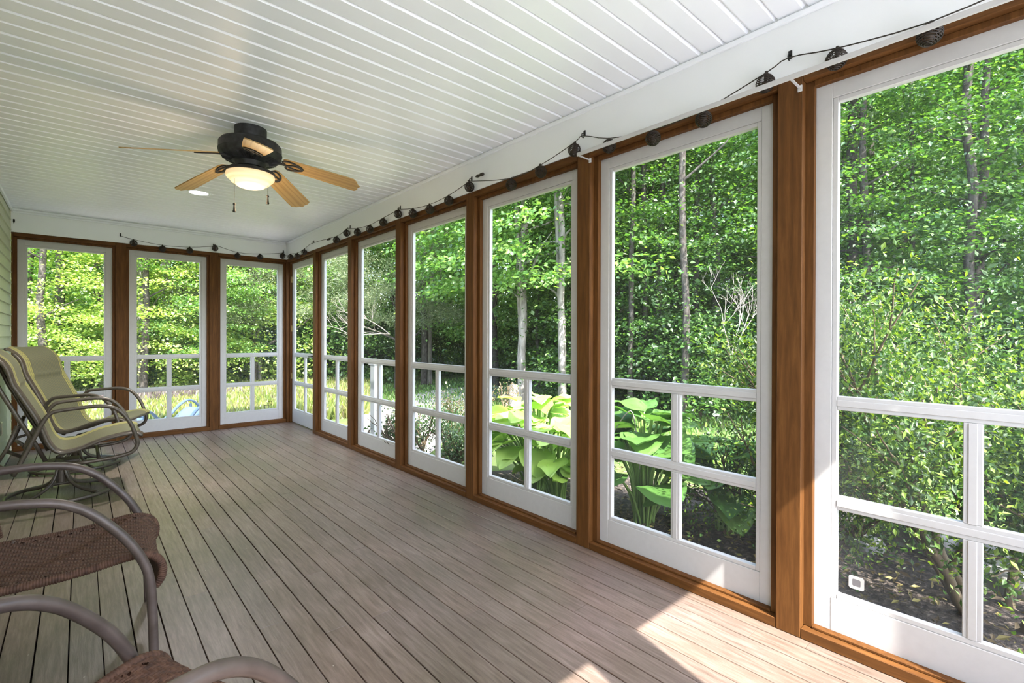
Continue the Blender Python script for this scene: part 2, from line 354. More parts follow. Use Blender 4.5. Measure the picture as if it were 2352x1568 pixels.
# blade profile (x out from the hub, y across)
outl = [(0.195, -0.045), (0.21, -0.056), (0.25, -0.060), (0.42, -0.066), (0.585, -0.069), (0.612, -0.067), (0.622, -0.055), (0.632, -0.040), (0.634, -0.020), (0.648, 0.0), (0.634, 0.020), (0.632, 0.040), (0.622, 0.055), (0.612, 0.067), (0.585, 0.069), (0.42, 0.066), (0.25, 0.060), (0.21, 0.056), (0.195, 0.045)]
def blade_bm():
    bm = bmesh.new(); a = [bm.verts.new((x, y, -0.003)) for x, y in outl]; b_ = [bm.verts.new((x, y, 0.003)) for x, y in outl]
    bm.faces.new(a[::-1]); bm.faces.new(b_)
    for i in range(len(outl)): bm.faces.new((a[i], a[(i+1) % len(outl)], b_[(i+1) % len(outl)], b_[i]))
    bmesh.ops.recalc_face_normals(bm, faces=bm.faces[:]); return bm
def iron_bm():
    bm = bmesh.new()
    def ell(cx, cy, a, b, rot, lo=0, hi=2*PI, n=22):
        pts = []
        for k in range(n+1):
            t_ = lo+(hi-lo)*k/n; x = a*math.cos(t_); y = b*math.sin(t_)
            pts.append((cx+x*math.cos(rot)-y*math.sin(rot), cy+x*math.sin(rot)+y*math.cos(rot), -0.007))
        return pts
    tube(bm, ell(0.245, -0.012, 0.058, 0.032, 0.25), 0.0062, 6, flat=0.7); tube(bm, ell(0.245, 0.014, 0.052, 0.026, -0.45), 0.0062, 6, flat=0.7)
    tube(bm, smoothpath([(0.06, 0, -0.030), (0.10, 0, -0.022), (0.15, 0, -0.010), (0.20, 0, -0.006)], 4), 0.011, 8, flat=0.5)
    return bm
PHI = -0.485
for k in range(5):
    bl = obj('blade', blade_bm() if k == 0 else bl0.data, M_oak if k == 0 else None, fan)
    if k == 0: bl0 = bl
    bl.location = (0, 0, 2.10-H); an = PHI+k*2*PI/5
    bl.matrix_local = Matrix.Translation((0, 0, 2.252-H)) @ Matrix.Rotation(an, 4, 'Z') @ Matrix.Rotation(math.radians(13.5), 4, 'Y') @ Matrix.Rotation(math.radians(-14), 4, 'X')
    if k == 0: ir = obj('blade_iron', iron_bm(), M_iron, bl, smooth=True); ir0 = ir
    else: ir = obj('blade_iron', ir0.data, None, bl)
for dx, dy, zt in ((-0.095, -0.037, -0.48), (0.086, -0.037, -0.40)):
    bm = bmesh.new(); tube(bm, [(dx, dy, -0.24), (dx, dy, zt)], 0.0011, 5); pc = obj('pull_chain', bm, M_iron, fan)
    bm = bmesh.new(); lathe(bm, [(0.002, 0.012), (0.006, 0.008), (0.008, 0.003), (0.005, -0.002), (0.004, -0.006), (0.006, -0.03), (0.009, -0.040), (0.007, -0.044)], 12, c=(dx, dy, zt)); obj('tassel', bm, M_iron, pc, smooth=40)
bl_ = bpy.data.lights.new('fan_bulb', 'POINT'); bl_.energy = 3; bl_.color = (1, 0.72, 0.42); bl_.shadow_soft_size = 0.1
bo = bpy.data.objects.new('fan_bulb', bl_); C.objects.link(bo); bo.parent = fan; bo.location = (0, 0, -0.46)
# recessed ceiling light
dl = thing('recessed_light', 'round white recessed ceiling light switched on beyond the fan', 'ceiling light', (0.775, 4.985, H))
bm = bmesh.new(); lathe(bm, [(0.068, -0.001), (0.080, -0.006), (0.088, -0.004), (0.088, 0.004)], 40, cap=False); obj('trim_ring', bm, M_ceil, dl, smooth=40)
M_lens = mat('lit_lens', (1, 1, 1), 0.4); P(M_lens).inputs['Emission Color'].default_value = (1, 0.97, 0.9, 1); P(M_lens).inputs['Emission Strength'].default_value = 6
bm = bmesh.new(); lathe(bm, [(0.070, -0.002), (0.001, -0.003)], 40); obj('lens', bm, M_lens, dl)

d2_ = copy_tree(dl); d2_.location = (0.775, 1.35, H); tag(d2_, 'added unseen recessed ceiling light brightening the near half of the porch')  # unseen copy of the fixture, added to go with the near fill lamp
def can_lamp(x, y, e_):
    l_ = bpy.data.lights.new('recessed_lamp', 'SPOT'); l_.energy = e_; l_.spot_size = math.radians(150); l_.spot_blend = 1.0; l_.shadow_soft_size = 0.07; l_.color = (0.97, 0.98, 1.0)
    o_ = bpy.data.objects.new('recessed_lamp', l_); C.objects.link(o_); o_.location = (x, y, H-0.02)
can_lamp(0.775, 4.985, 110); can_lamp(0.775, 1.35, 10)  # the nearer lamp is an added fill that brightens the interior
# ------------------------------------------------------------------ string lights
M_wick = mat('dark_brown_wire', (0.022, 0.014, 0.009), 0.6)
M_cord = mat('dark_cord', (0.03, 0.024, 0.018), 0.7)
def ball_bm(r=0.034):
    bm = bmesh.new(); pts = []
    turns = 13; n = 210
    for i in range(n+1):
        t_ = i/n; th = PI*(0.06+0.90*t_); ph = 2*PI*turns*t_
        pts.append((r*math.sin(th)*math.cos(ph), r*math.sin(th)*math.sin(ph), r*math.cos(th)))
    tube(bm, pts, 0.0017, 5)
    pts = []
    for i in range(n+1):
        t_ = i/n; th = PI*(0.1+0.8*t_); ph = -2*PI*10*t_
        v = Vector((0.95*r*math.sin(th)*math.cos(ph), 0.95*r*math.sin(th)*math.sin(ph), 0.95*r*math.cos(th))); v = Matrix.Rotation(0.6, 3, 'X') @ v; pts.append(v)
    tube(bm, pts, 0.0015, 4)
    return bm
def ball(first=[None]):
    if first[0] is None:
        r_ = thing('lantern_ball', None, 'string light')
        obj('wire_globe', ball_bm(), M_wick, r_)
        bm = bmesh.new(); lathe(bm, [(0.003, 0.046), (0.006, 0.044), (0.007, 0.028), (0.0075, 0.016), (0.004, 0.012)], 10); obj('socket', bm, M_cord, r_, smooth=40)
        bm = bmesh.new(); lathe(bm, [(0.004, 0.012), (0.013, 0.002), (0.016, -0.008), (0.011, -0.018), (0.002, -0.022)], 12); obj('bulb', bm, mat('smoked_bulb', (0.09, 0.06, 0.04), 0.2), r_, smooth=True)
        first[0] = r_; return r_
    return copy_tree(first[0])
RB = [(0.269, 2.115), (0.524, 2.144), (0.764, 2.152), (1.017, 2.095), (1.265, 2.088), (1.519, 2.125), (1.753, 2.172), (2.01, 2.118), (2.271, 2.102), (2.708, 2.188), (2.958, 2.145), (3.218, 2.13), (3.474, 2.148), (3.72, 2.19), (3.989, 2.165), (4.253, 2.148), (4.525, 2.161), (4.783, 2.195), (5.045, 2.163), (6.023, 2.16), (6.274, 2.143), (6.533, 2.164)]
BB = [(1.992, 2.203), (1.724, 2.161), (1.466, 2.149), (1.222, 2.211), (0.965, 2.153), (0.702, 2.142), (0.443, 2.172)]
ords = ['second', 'third', 'fourth', 'fifth', 'sixth', 'seventh', 'eighth', 'ninth', 'tenth', 'eleventh', 'twelfth', 'thirteenth', 'fourteenth', 'fifteenth', 'sixteenth', 'seventeenth', 'eighteenth', 'nineteenth', 'twentieth', 'twenty-first']
for i, (y, z) in enumerate(RB):
    o = ball(); o.location = (2.016, y, z); o.rotation_euler = (random.uniform(-.2, .2), random.uniform(-.1, .1), random.uniform(0, 6))
    lb = 'dark wire lantern ball on the right-hand wall, nearest the camera' if i == 0 else ('dark wire lantern ball on the right-hand wall, last before the far corner' if i == len(RB)-1 else 'dark wire lantern ball on the right-hand wall, %s from the camera' % ords[i-1])
    tag(o, lb, 'string light', 'wire lantern balls on the string')
for i, (x, z) in enumerate(BB):
    o = ball(); o.location = (x, YB-0.040, z); o.rotation_euler = (0, random.uniform(-.2, .2), random.uniform(0, 6))
    lb = ['dark wire lantern ball on the back wall, beside the far corner', 'dark wire lantern ball on the back wall, second from the corner', 'dark wire lantern ball on the back wall, third from the corner', 'dark wire lantern ball hooked above the back wall post between two windows', 'dark wire lantern ball on the back wall, third from the left', 'dark wire lantern ball on the back wall, second from the left', 'dark wire lantern ball on the back wall, leftmost of all'][i]
    tag(o, lb, 'string light', 'wire lantern balls on the string')
HOOKR = [(0.686, 2.238), (1.709, 2.252), (2.726, 2.25), (3.741, 2.248), (4.775, 2.255), (5.796, 2.252)]; HOOKB = [(2.013, 2.262), (1.214, 2.247), (0.332, 2.248)]
def hook(y, z, first=[None]):
    if first[0] is None:
        bm = bmesh.new(); box(bm, -0.004, 0.0, -0.007, 0.007, -0.010, 0.022, 0.001)
        tube(bm, smoothpath([(-0.003, 0, 0.004), (-0.020, 0, 0.002), (-0.026, 0, -0.010), (-0.020, 0, -0.020), (-0.008, 0, -0.018)], 4), 0.0022, 6)
        first[0] = obj('cord_hook', bm, M_black, smooth=False); return first[0]
    o = first[0].copy(); C.objects.link(o); return o
names = ['nearest the camera', 'second from the camera', 'third from the camera', 'fourth from the camera', 'fifth from the camera', 'beside the screen door']
for i, (y, z) in enumerate(HOOKR):
    o = hook(y, z); o.location = (XR-0.0045, y, z); tag(o, 'small dark cord hook on the right-hand beam, '+names[i], 'hook', 'cord hooks')
for i, (x, z) in enumerate(HOOKB+[(-0.484, 2.27)]):
    o = hook(x, z); o.location = (x, YB-0.0045, z); o.rotation_euler = (0, 0, PI/2)
    tag(o, ['small dark cord hook on the back beam in the far corner', 'small dark cord hook on the back beam over the right post', 'small dark cord hook on the back beam over the left post', 'small empty hook on the back beam beside the siding'][i], 'hook', 'cord hooks')
# cord: along the ball tops and hooks
pr_ = sorted([(y, z+0.040, 2.016) for y, z in RB]+[(y, z-0.010, 2.036) for y, z in HOOKR])
pts = [(2.016, 0.02, 2.175)]+[(x, y, z) for y, z, x in pr_]
pts += [(2.02, 6.70, 2.20), (2.005, YB-0.028, 2.252)]
pts += [(x, YB-0.028 if k == 'h' else YB-0.040, z) for x, z, k in sorted([(x, z+0.040, 'b') for x, z in BB]+[(x, z-0.010, 'h') for x, z in HOOKB if x < 2], reverse=True)]
bm = bmesh.new(); tube(bm, smoothpath(pts, 3), 0.0023, 6)
tag(obj('light_cord', bm, M_cord, smooth=True), 'thin dark cord looping along the beams and carrying the lantern balls', 'cord')
for (x, y, z, lb) in ((2.02, 2.60, 2.243, 'dark cord plug near the third hook on the right-hand beam'), (2.02, 5.27, 2.205, 'dark cord plug near the screen door end of the string')):
    bm = bmesh.new(); tube(bm, [(0, -0.045, 0), (0, -0.04, 0), (0, -0.015, 0), (0, -0.012, 0), (0, 0.012, 0), (0, 0.02, 0), (0, 0.04, 0)], 0.009, 8, rfun=lambda t_: [0.004, 0.011, 0.012, 0.007, 0.011, 0.011, 0.004][min(6, int(t_*6+0.5))])
    o = tag(obj('cord_plug', bm, M_cord, smooth=40), lb, 'plug', 'cord plugs'); o.location = (x, y, z)

# ------------------------------------------------------------------ stickers and outlet
s = thing('window_sticker', 'white rounded square sticker on the lowest pane of the nearest screen', 'sticker', (XR+0.0805, 0.483, 0.247), 0)
bm = bmesh.new()
def ring2(bm, a, b_, r, th):
    def rr_(w_, rad):
        o_ = []
        for cx, cz, st_ in ((w_-rad, w_-rad, 0), (-w_+rad, w_-rad, PI/2), (-w_+rad, -w_+rad, PI), (w_-rad, -w_+rad, 1.5*PI)):
            for k in range(5): o_.append((cx+rad*math.cos(st_+k*PI/8), cz+rad*math.sin(st_+k*PI/8)))
        return o_
    A = rr_(a, r); Bq = rr_(b_, r*0.6)
    va = [bm.verts.new((0, y, z)) for y, z in A]; vb = [bm.verts.new((0, y, z)) for y, z in Bq]
    for i in range(20): bm.faces.new((va[i], va[(i+1) % 20], vb[(i+1) % 20], vb[i]))
    r_ = bmesh.ops.extrude_face_region(bm, geom=bm.faces[:]); bmesh.ops.translate(bm, verts=[v for v in r_['geom'] if isinstance(v, bmesh.types.BMVert)], vec=(-th, 0, 0))
ring2(bm, 0.024, 0.013, 0.008, 0.0006); obj('sticker_border', bm, mat('white_sticker', (0.42, 0.41, 0.40), 0.6), s)
bm = bmesh.new(); box(bm, -0.0004, 0, -0.0135, 0.0135, -0.0135, 0.0135); obj('sticker_centre', bm, mat('grey_sticker', (0.13, 0.125, 0.135), 0.6), s, label='grey centre')
bm = bmesh.new(); X0 = 1.805; Z0 = 0.195; dy = YB+0.0805
for (x0, x1, z0, z1) in ((0, 0.006, 0, 0.045), (0, 0.05, 0.041, 0.047), (0.044, 0.050, 0, 0.09), (0.044, 0.092, 0.086, 0.092), (0.086, 0.092, 0.041, 0.092), (0.044, 0.092, 0.041, 0.047)):
    box(bm, X0+x0, X0+x1, dy-0.0008, dy, Z0+z0, Z0+z1)
tag(obj('window_decal', bm, M_black), 'small black square-and-step decal low on the back corner screen', 'sticker')
out_ = thing('wall_outlet', 'cream electrical outlet on the pale siding behind the sling chairs', 'outlet', (XL+0.013, 5.93, 0.36))
obj('cover_plate', B(0, 0.006, -0.037, 0.037, -0.058, 0.058, bev=0.003), mat('cream_plastic', (0.75, 0.70, 0.55), 0.4), out_)
obj('socket', B(0.006, 0.009, -0.017, 0.017, -0.045, 0.045, bev=0.003), mat('cream_plastic_inner', (0.68, 0.63, 0.5), 0.4), out_)

# ------------------------------------------------------------------ sling rocking chairs
M_tube = mat('bronze_tube', (0.105, 0.082, 0.062), 0.38, 0.35); nz, cr, mp = noisecol(M_tube, [(0.085, 0.066, 0.05), (0.125, 0.10, 0.076)], nscale=40)
M_sling = mat('striped_sling', rough=0.85)
tc = N(M_sling, 'ShaderNodeTexCoord'); sx = N(M_sling, 'ShaderNodeSeparateXYZ'); L(M_sling, tc.outputs['Object'], sx.inputs[0])
mm = N(M_sling, 'ShaderNodeMath', operation='MULTIPLY'); mm.inputs[1].default_value = 1/0.021; L(M_sling, sx.outputs[1], mm.inputs[0])
fr = N(M_sling, 'ShaderNodeMath', operation='FRACT'); L(M_sling, mm.outputs[0], fr.inputs[0])
cr = N(M_sling, 'ShaderNodeValToRGB'); cr.color_ramp.interpolation = 'CONSTANT'; e = cr.color_ramp.elements
stops = [(0, (0.135, 0.125, 0.068)), (0.30, (0.055, 0.048, 0.03)), (0.42, (0.155, 0.14, 0.085)), (0.62, (0.18, 0.16, 0.062)), (0.80, (0.08, 0.068, 0.04)), (0.90, (0.12, 0.108, 0.06))]
while len(e) < len(stops): e.new(0.5)
for i, (p_, c_) in enumerate(stops): e[i].position = p_; e[i].color = (*c_, 1)
L(M_sling, fr.outputs[0], cr.inputs[0])
ab = N(M_sling, 'ShaderNodeMath', operation='ABSOLUTE'); L(M_sling, sx.outputs[1], ab.inputs[0])
cr2 = N(M_sling, 'ShaderNodeValToRGB'); cr2.color_ramp.interpolation = 'CONSTANT'; e = cr2.color_ramp.elements
st2 = [(0, (0, 0, 0)), (0.195, (0.12, 0.10, 0.05)), (0.203, (0.32, 0.28, 0.08)), (0.213, (0.14, 0.12, 0.05)), (0.220, (0.30, 0.26, 0.08)), (0.231, (0.15, 0.12, 0.06)), (0.238, (0.28, 0.25, 0.08)), (0.247, (0.20, 0.155, 0.11))]
while len(e) < len(st2): e.new(0.5)
for i, (p_, c_) in enumerate(st2): e[i].position = p_; e[i].color = (*c_, 1)
L(M_sling, ab.outputs[0], cr2.inputs[0])
gt = N(M_sling, 'ShaderNodeMath', operation='GREATER_THAN'); gt.inputs[1].default_value = 0.195; L(M_sling, ab.outputs[0], gt.inputs[0])
mx = N(M_sling, 'ShaderNodeMixRGB'); L(M_sling, gt.outputs[0], mx.inputs[0]); L(M_sling, cr.outputs[0], mx.inputs[1]); L(M_sling, cr2.outputs[0], mx.inputs[2]); L(M_sling, mx.outputs[0], P(M_sling).inputs['Base Color'])
wv = N(M_sling, 'ShaderNodeTexNoise'); wv.inputs['Scale'].default_value = 400; L(M_sling, tc.outputs['Object'], wv.inputs[0]); bump(M_sling, wv.outputs[0], 0.3, 0.002)
SP = [(-0.345, 1.045), (-0.295, 1.012), (-0.262, 0.975), (-0.240, 0.93), (-0.226, 0.87), (-0.216, 0.835), (-0.190, 0.78), (-0.142, 0.68), (-0.095, 0.573), (-0.068, 0.484), (-0.046, 0.423), (-0.014, 0.378), (0.030, 0.362), (0.103, 0.375), (0.206, 0.416), (0.301, 0.438), (0.375, 0.448), (0.430, 0.440), (0.447, 0.424)]
def sling_bm(hw=0.255):
    pth = smoothpath([(x, 0, z) for x, z in SP], 4); bm = bmesh.new(); ny = 16
    T = []
    for i, p in enumerate(pth):
        a = pth[max(i-1, 0)]; b_ = pth[min(i+1, len(pth)-1)]; t_ = (b_-a).normalized(); nrm = Vector((-t_.z, 0, t_.x)); T.append(nrm if nrm.z > 0 or nrm.x > 0 else -nrm)
    top = []; bot = []
    for p, n_ in zip(pth, T):
        ra = []; rb = []
        for j in range(ny+1):
            y = -hw+2*hw*j/ny; s_ = 1-(y/hw)**2; pad = 0.020*max(0.0, min(1.0, (p.z-0.80)/0.02))*s_**0.3; sag = -0.022*s_+pad
            ra.append(bm.verts.new((p.x+n_.x*(sag+0.010), y, p.z+n_.z*(sag+0.010)))); rb.append(bm.verts.new((p.x+n_.x*(sag-0.012), y, p.z+n_.z*(sag-0.012))))
        top.append(ra); bot.append(rb)
    m = len(pth)
    for i in range(m-1):
        for j in range(ny):
            bm.faces.new((top[i][j], top[i][j+1], top[i+1][j+1], top[i+1][j])); bm.faces.new((bot[i][j], bot[i+1][j], bot[i+1][j+1], bot[i][j+1]))
        bm.faces.new((top[i][0], top[i+1][0], bot[i+1][0], bot[i][0])); bm.faces.new((top[i][ny], bot[i][ny], bot[i+1][ny], top[i+1][ny]))
    for r_, q_ in ((0, 0), (m-1, 1)):
        for j in range(ny): bm.faces.new((top[r_][j], bot[r_][j], bot[r_][j+1], top[r_][j+1]))
    bmesh.ops.recalc_face_normals(bm, faces=bm.faces[:]); return bm
def make_sling_chair(label):
    r_ = thing('sling_rocker', label, 'chair', group='sling rocking chairs')
    obj('sling', sling_bm(), M_sling, r_, smooth=50, label='striped green and yellow fabric seat and back')
    ARM = [(-0.222, 0.240), (-0.152, 0.409), (-0.085, 0.570), (-0.050, 0.625), (-0.010, 0.642), (0.092, 0.651), (0.206, 0.655), (0.277, 0.636), (0.328, 0.591), (0.375, 0.513), (0.405, 0.42), (0.415, 0.371), (0.405, 0.330), (0.372, 0.300), (0.301, 0.284), (0.206, 0.276), (0.090, 0.272)]
    for s_ in (-1, 1):
        bm = bmesh.new(); y = s_*0.285
        p_ = [(x, y, z) for x, z in ARM]+[(0.02, s_*0.20, 0.268), (-0.02, s_*0.06, 0.266)]
        tube(bm, smoothpath(p_, 5), 0.0135, 12); obj('arm', bm, M_tube, r_, smooth=True)
        bm = bmesh.new(); tube(bm, smoothpath([(x-0.008, s_*0.262, z-0.012) for x, z in SP[1:]], 4), 0.0125, 8)
        obj('side_rail', bm, M_tube, r_, smooth=True)
        bm = bmesh.new(); tube(bm, [(-0.350, s_*0.262, 0.99), (-0.285, s_*0.255, 0.80), (-0.185, s_*0.25, 0.57), (-0.120, s_*0.235, 0.42), (-0.075, s_*0.20, 0.30)], 0.013, 8)
        tube(bm, [(-0.30, s_*0.262, 0.32), (-0.25, s_*0.275, 0.42), (-0.205, s_*0.262, 0.56)], 0.011, 8); tube(bm, [(-0.30, s_*0.262, 0.32), (-0.222, s_*0.283, 0.262)], 0.013, 8)
        obj('back_brace', bm, M_tube, r_, smooth=True)
    for x_, z_, w_ in ((0.440, 0.414, 0.262), (-0.30, 0.32, 0.262), (-0.352, 1.036, 0.262), (0.20, 0.276, 0.285)):
        bm = bmesh.new(); tube(bm, [(x_, -w_, z_), (x_, w_, z_)], 0.011, 8); obj('cross_bar', bm, M_tube, r_, smooth=True)
    bm = bmesh.new(); box(bm, -0.10, 0.10, -0.07, 0.07, 0.245, 0.262, 0.004); lathe(bm, [(0.03, 0.10), (0.032, 0.20), (0.045, 0.246)], 20)
    obj('swivel', bm, M_tube, r_)
    for k in range(4):
        an = PI/4+k*PI/2; c_, s2 = math.cos(an), math.sin(an)
        bm = bmesh.new(); tube(bm, smoothpath([(c_*0.022, s2*0.022, 0.245), (c_*0.035, s2*0.035, 0.17), (c_*0.075, s2*0.075, 0.10), (c_*0.16, s2*0.16, 0.055), (c_*0.283, s2*0.283, 0.028)], 5), 0.0155, 8, flat=0.7); obj('leg', bm, M_tube, r_, smooth=True)
    bm = bmesh.new(); tube(bm, [(0.292*math.cos(2*PI*k/48), 0.292*math.sin(2*PI*k/48), 0.024) for k in range(48)], 0.0135, 10, closed=True)
    for k in range(8):
        an = 2*PI*k/8+0.2; box(bm, 0.292*math.cos(an)-0.006, 0.292*math.cos(an)+0.006, 0.292*math.sin(an)-0.006, 0.292*math.sin(an)+0.006, 0.001, 0.014)
    obj('base_ring', bm, M_tube, r_, smooth=40)
    return r_
c1 = make_sling_chair('green striped sling rocker with bronze arms, nearer of the two'); c1.location = (-0.10, 4.755, 0)
c2 = copy_tree(c1); c2.location = (-0.02, 5.69, 0); c2.rotation_euler = (0, 0, math.radians(-23)); tag(c2, 'green striped sling rocker behind the nearer one, closest to the back screens')

# ------------------------------------------------------------------ woven rope chairs
M_rope = mat('brown_rope', rough=0.8); noisecol(M_rope, [(0.040, 0.017, 0.009), (0.078, 0.034, 0.018), (0.115, 0.055, 0.031)], nscale=60, detail=4)
M_frame2 = mat('mauve_brown_tube', rough=0.42, metal=0.25); nz, cr, mp = noisecol(M_frame2, [(0.085, 0.062, 0.052), (0.13, 0.098, 0.085)], nscale=22, detail=6)
def woven(path, hw, cw=0.0092, holes=True, th=0.006):
    """twill of cords laid over a path (x,z) profile, across y"""
    pth = smoothpath([(x, 0, z) for x, z in path], 12)
    Ls = [0]
    for i in range(1, len(pth)): Ls.append(Ls[-1]+(pth[i]-pth[i-1]).length)
    tot = Ls[-1]; nu = int(tot/cw*5); nv = int(2*hw/cw*5)
    us = np.linspace(0, tot, nu+1); xs = np.interp(us, Ls, [p.x for p in pth]); zs = np.interp(us, Ls, [p.z for p in pth])
    dx = np.gradient(xs, us); dz = np.gradient(zs, us); nx, nz_ = -dz, dx
    v = np.linspace(-hw, hw, nv+1)
    U, Vv = np.meshgrid(us, v, indexing='ij')
    iu = np.floor(U/cw); iv = np.floor(Vv/cw/1.0)
    fu = np.abs(np.sin(PI*U/cw)); fv = np.abs(np.sin(PI*Vv/cw))
    ph = np.mod(iu+iv*1.0, 4) < 2
    hgt = np.where(ph, fu**0.7*0.0056-0.001, fv**0.7*0.0050-0.002)
    sag = -0.012*(1-(Vv/hw)**2)
    Xg = xs[:, None]+nx[:, None]*(hgt+sag); Zg = zs[:, None]+nz_[:, None]*(hgt+sag)
    VV = np.stack([Xg, Vv, Zg], -1).reshape(-1, 3)
    VB = np.stack([xs[:, None]+nx[:, None]*(sag-th), Vv, zs[:, None]+nz_[:, None]*(sag-th)], -1).reshape(-1, 3)
    idx = np.arange((nu+1)*(nv+1)).reshape(nu+1, nv+1)
    q = np.stack([idx[:-1, :-1], idx[1:, :-1], idx[1:, 1:], idx[:-1, 1:]], -1)
    keep = np.ones((nu, nv), bool)
    if holes:
        ui = np.arange(nu)[:, None]; vi = np.arange(nv)[None, :]
        for lo in (int(0.045/cw*1.0)*4-8,):
            sel = ((ui//6) % 3 == 0) & (ui > 20) & (ui < nu*0.72)
            keep &= ~(sel & ((vi >= nv-14) & (vi < nv-9))); keep &= ~(sel & ((vi >= 9) & (vi < 12)))
        keep &= ~((rng.random((nu//2+1, nv//2+1)).repeat(2, 0).repeat(2, 1)[:nu, :nv] > 0.9985))
    F1 = q[keep].reshape(-1, 4); nV = len(VV)
    F2 = (q[keep].reshape(-1, 4)+nV)[:, ::-1]
    return npmesh('woven', np.vstack([VV, VB]), np.vstack([F1, F2]))
def wrapped(bm, pts, r, pitch=0.0072, n=10):
    P_ = smoothpath(pts, 14); Ls = [0]
    for i in range(1, len(P_)): Ls.append(Ls[-1]+(P_[i]-P_[i-1]).length)
    m = int(Ls[-1]/pitch*4); us = np.linspace(0, Ls[-1], m)
    Q = list(zip(np.interp(us, Ls, [p.x for p in P_]), np.interp(us, Ls, [p.y for p in P_]), np.interp(us, Ls, [p.z for p in P_])))
    tube(bm, Q, r, n, rfun=lambda t_: r*(0.86+0.20*abs(math.sin(PI*t_*Ls[-1]/pitch))))
def make_rope_chair(label):
    r_ = thing('woven_rope_chair', label, 'chair', group='woven rope armchairs')
    w_ = 0.275
    ARM = [(0.0, 0.004), (-0.006, 0.20), (-0.013, 0.311), (-0.033, 0.384), (-0.074, 0.462), (-0.13, 0.535), (-0.184, 0.588), (-0.245, 0.622), (-0.313, 0.636), (-0.377, 0.641), (-0.46, 0.636), (-0.53, 0.615)]
    for s_ in (-1, 1):
        bm = bmesh.new(); tube(bm, smoothpath([(x, s_*w_, z) for x, z in ARM]+[(-0.56, s_*0.262, 0.60)], 6), 0.0148, 14); obj('arm', bm, M_frame2, r_, smooth=True, label='curved metal arm running into the front leg')
        bm = bmesh.new(); tube(bm, smoothpath([(-0.60, s_*0.25, 0.004), (-0.53, s_*0.25, 0.20), (-0.47, s_*0.247, 0.34), (-0.485, s_*0.247, 0.48), (-0.535, s_*0.247, 0.62), (-0.595, s_*0.24, 0.80), (-0.605, s_*0.20, 0.86)], 6), 0.0135, 12); obj('rear_leg', bm, M_frame2, r_, smooth=True)
    SEAT = [(-0.45, 0.375), (-0.285, 0.374), (-0.18, 0.380), (-0.09, 0.392), (-0.035, 0.392), (0.004, 0.375), (0.024, 0.340), (0.022, 0.300), (0.004, 0.272)]
    obj('seat', woven(SEAT, 0.222), M_rope, r_, smooth=True)
    bm = bmesh.new()
    for s_ in (-1, 1): wrapped(bm, [(x, s_*0.232, z-0.004) for x, z in SEAT], 0.0135)
    wrapped(bm, [(0.006, -0.23, 0.270), (0.010, 0, 0.270), (0.006, 0.23, 0.270)], 0.012)
    obj('wrapped_edge', bm, M_rope, r_, smooth=True, label='cord-wrapped seat rail')
    BACK = [(-0.445, 0.40), (-0.455, 0.46), (-0.475, 0.56), (-0.525, 0.70), (-0.575, 0.84)]
    obj('backrest', woven(BACK, 0.215, cw=0.009, holes=False), M_rope, r_, smooth=True)
    bm = bmesh.new()
    for s_ in (-1, 1): wrapped(bm, [(x, s_*0.228, z) for x, z in BACK], 0.0135)
    wrapped(bm, [(-0.575, -0.228, 0.84), (-0.59, 0, 0.86), (-0.575, 0.228, 0.84)], 0.0135); obj('wrapped_back_edge', bm, M_rope, r_, smooth=True)
    for s_ in (-1, 1):
        for q_ in ([(-0.03, s_*w_, 0.372), (-0.03, s_*0.226, 0.372)], [(-0.43, s_*0.246, 0.372), (-0.40, s_*0.22, 0.372)], [(-0.545, s_*0.26, 0.60), (-0.53, s_*0.246, 0.61)]):
            bm = bmesh.new(); tube(bm, q_, 0.009, 8); obj('connector', bm, M_frame2, r_, smooth=True)
    return r_
r1 = make_rope_chair('brown woven rope armchair beside the wall, whole seat and front leg in view'); r1.location = (0.207, 2.345, 0); r1.rotation_euler = (0, 0, math.radians(-3))
r2_ = copy_tree(r1); r2_.location = (0.248, 1.239, 0); r2_.rotation_euler = (0, 0, 0.49); tag(r2_, 'brown woven rope armchair closest to the camera, only its arms and seat front showing')
#OUTSIDE
# ------------------------------------------------------------------ leaf and bark materials
def leafmat(name, cols, trans=0.52, rough=0.5, gloss=0.07):
    m = bpy.data.materials.new(name); m.use_nodes = True; t = m.node_tree; t.nodes.clear()
    out = t.nodes.new('ShaderNodeOutputMaterial'); geo = t.nodes.new('ShaderNodeNewGeometry'); cr = t.nodes.new('ShaderNodeValToRGB')
    e = cr.color_ramp.elements; kf = 0.6 if not any(q in name for q in ('yellow', 'meadow', 'chartreuse')) else 0.9
    if 'mid_green' in name: kf = 0.85
    while len(e) < len(cols): e.new(0.5)
    for i, c in enumerate(cols): e[i].position = i/(len(cols)-1); e[i].color = (c[0]*kf, c[1]*kf, c[2]*kf, 1)
    t.links.new(geo.outputs['Random Per Island'], cr.inputs[0])
    d = t.nodes.new('ShaderNodeBsdfDiffuse'); tl = t.nodes.new('ShaderNodeBsdfTranslucent'); g = t.nodes.new('ShaderNodeBsdfGlossy'); g.inputs['Roughness'].default_value = rough
    hs = t.nodes.new('ShaderNodeHueSaturation'); hs.inputs['Saturation'].default_value = 1.1; hs.inputs['Value'].default_value = 1.5; hs.inputs['Hue'].default_value = 0.485
    t.links.new(cr.outputs[0], d.inputs[0]); t.links.new(cr.outputs[0], hs.inputs['Color']); t.links.new(hs.outputs[0], tl.inputs[0])
    m1 = t.nodes.new('ShaderNodeMixShader'); m1.inputs[0].default_value = trans; t.links.new(d.outputs[0], m1.inputs[1]); t.links.new(tl.outputs[0], m1.inputs[2])
    m2 = t.nodes.new('ShaderNodeMixShader'); m2.inputs[0].default_value = gloss; t.links.new(m1.outputs[0], m2.inputs[1]); t.links.new(g.outputs[0], m2.inputs[2])
    t.links.new(m2.outputs[0], out.inputs[0]); return m
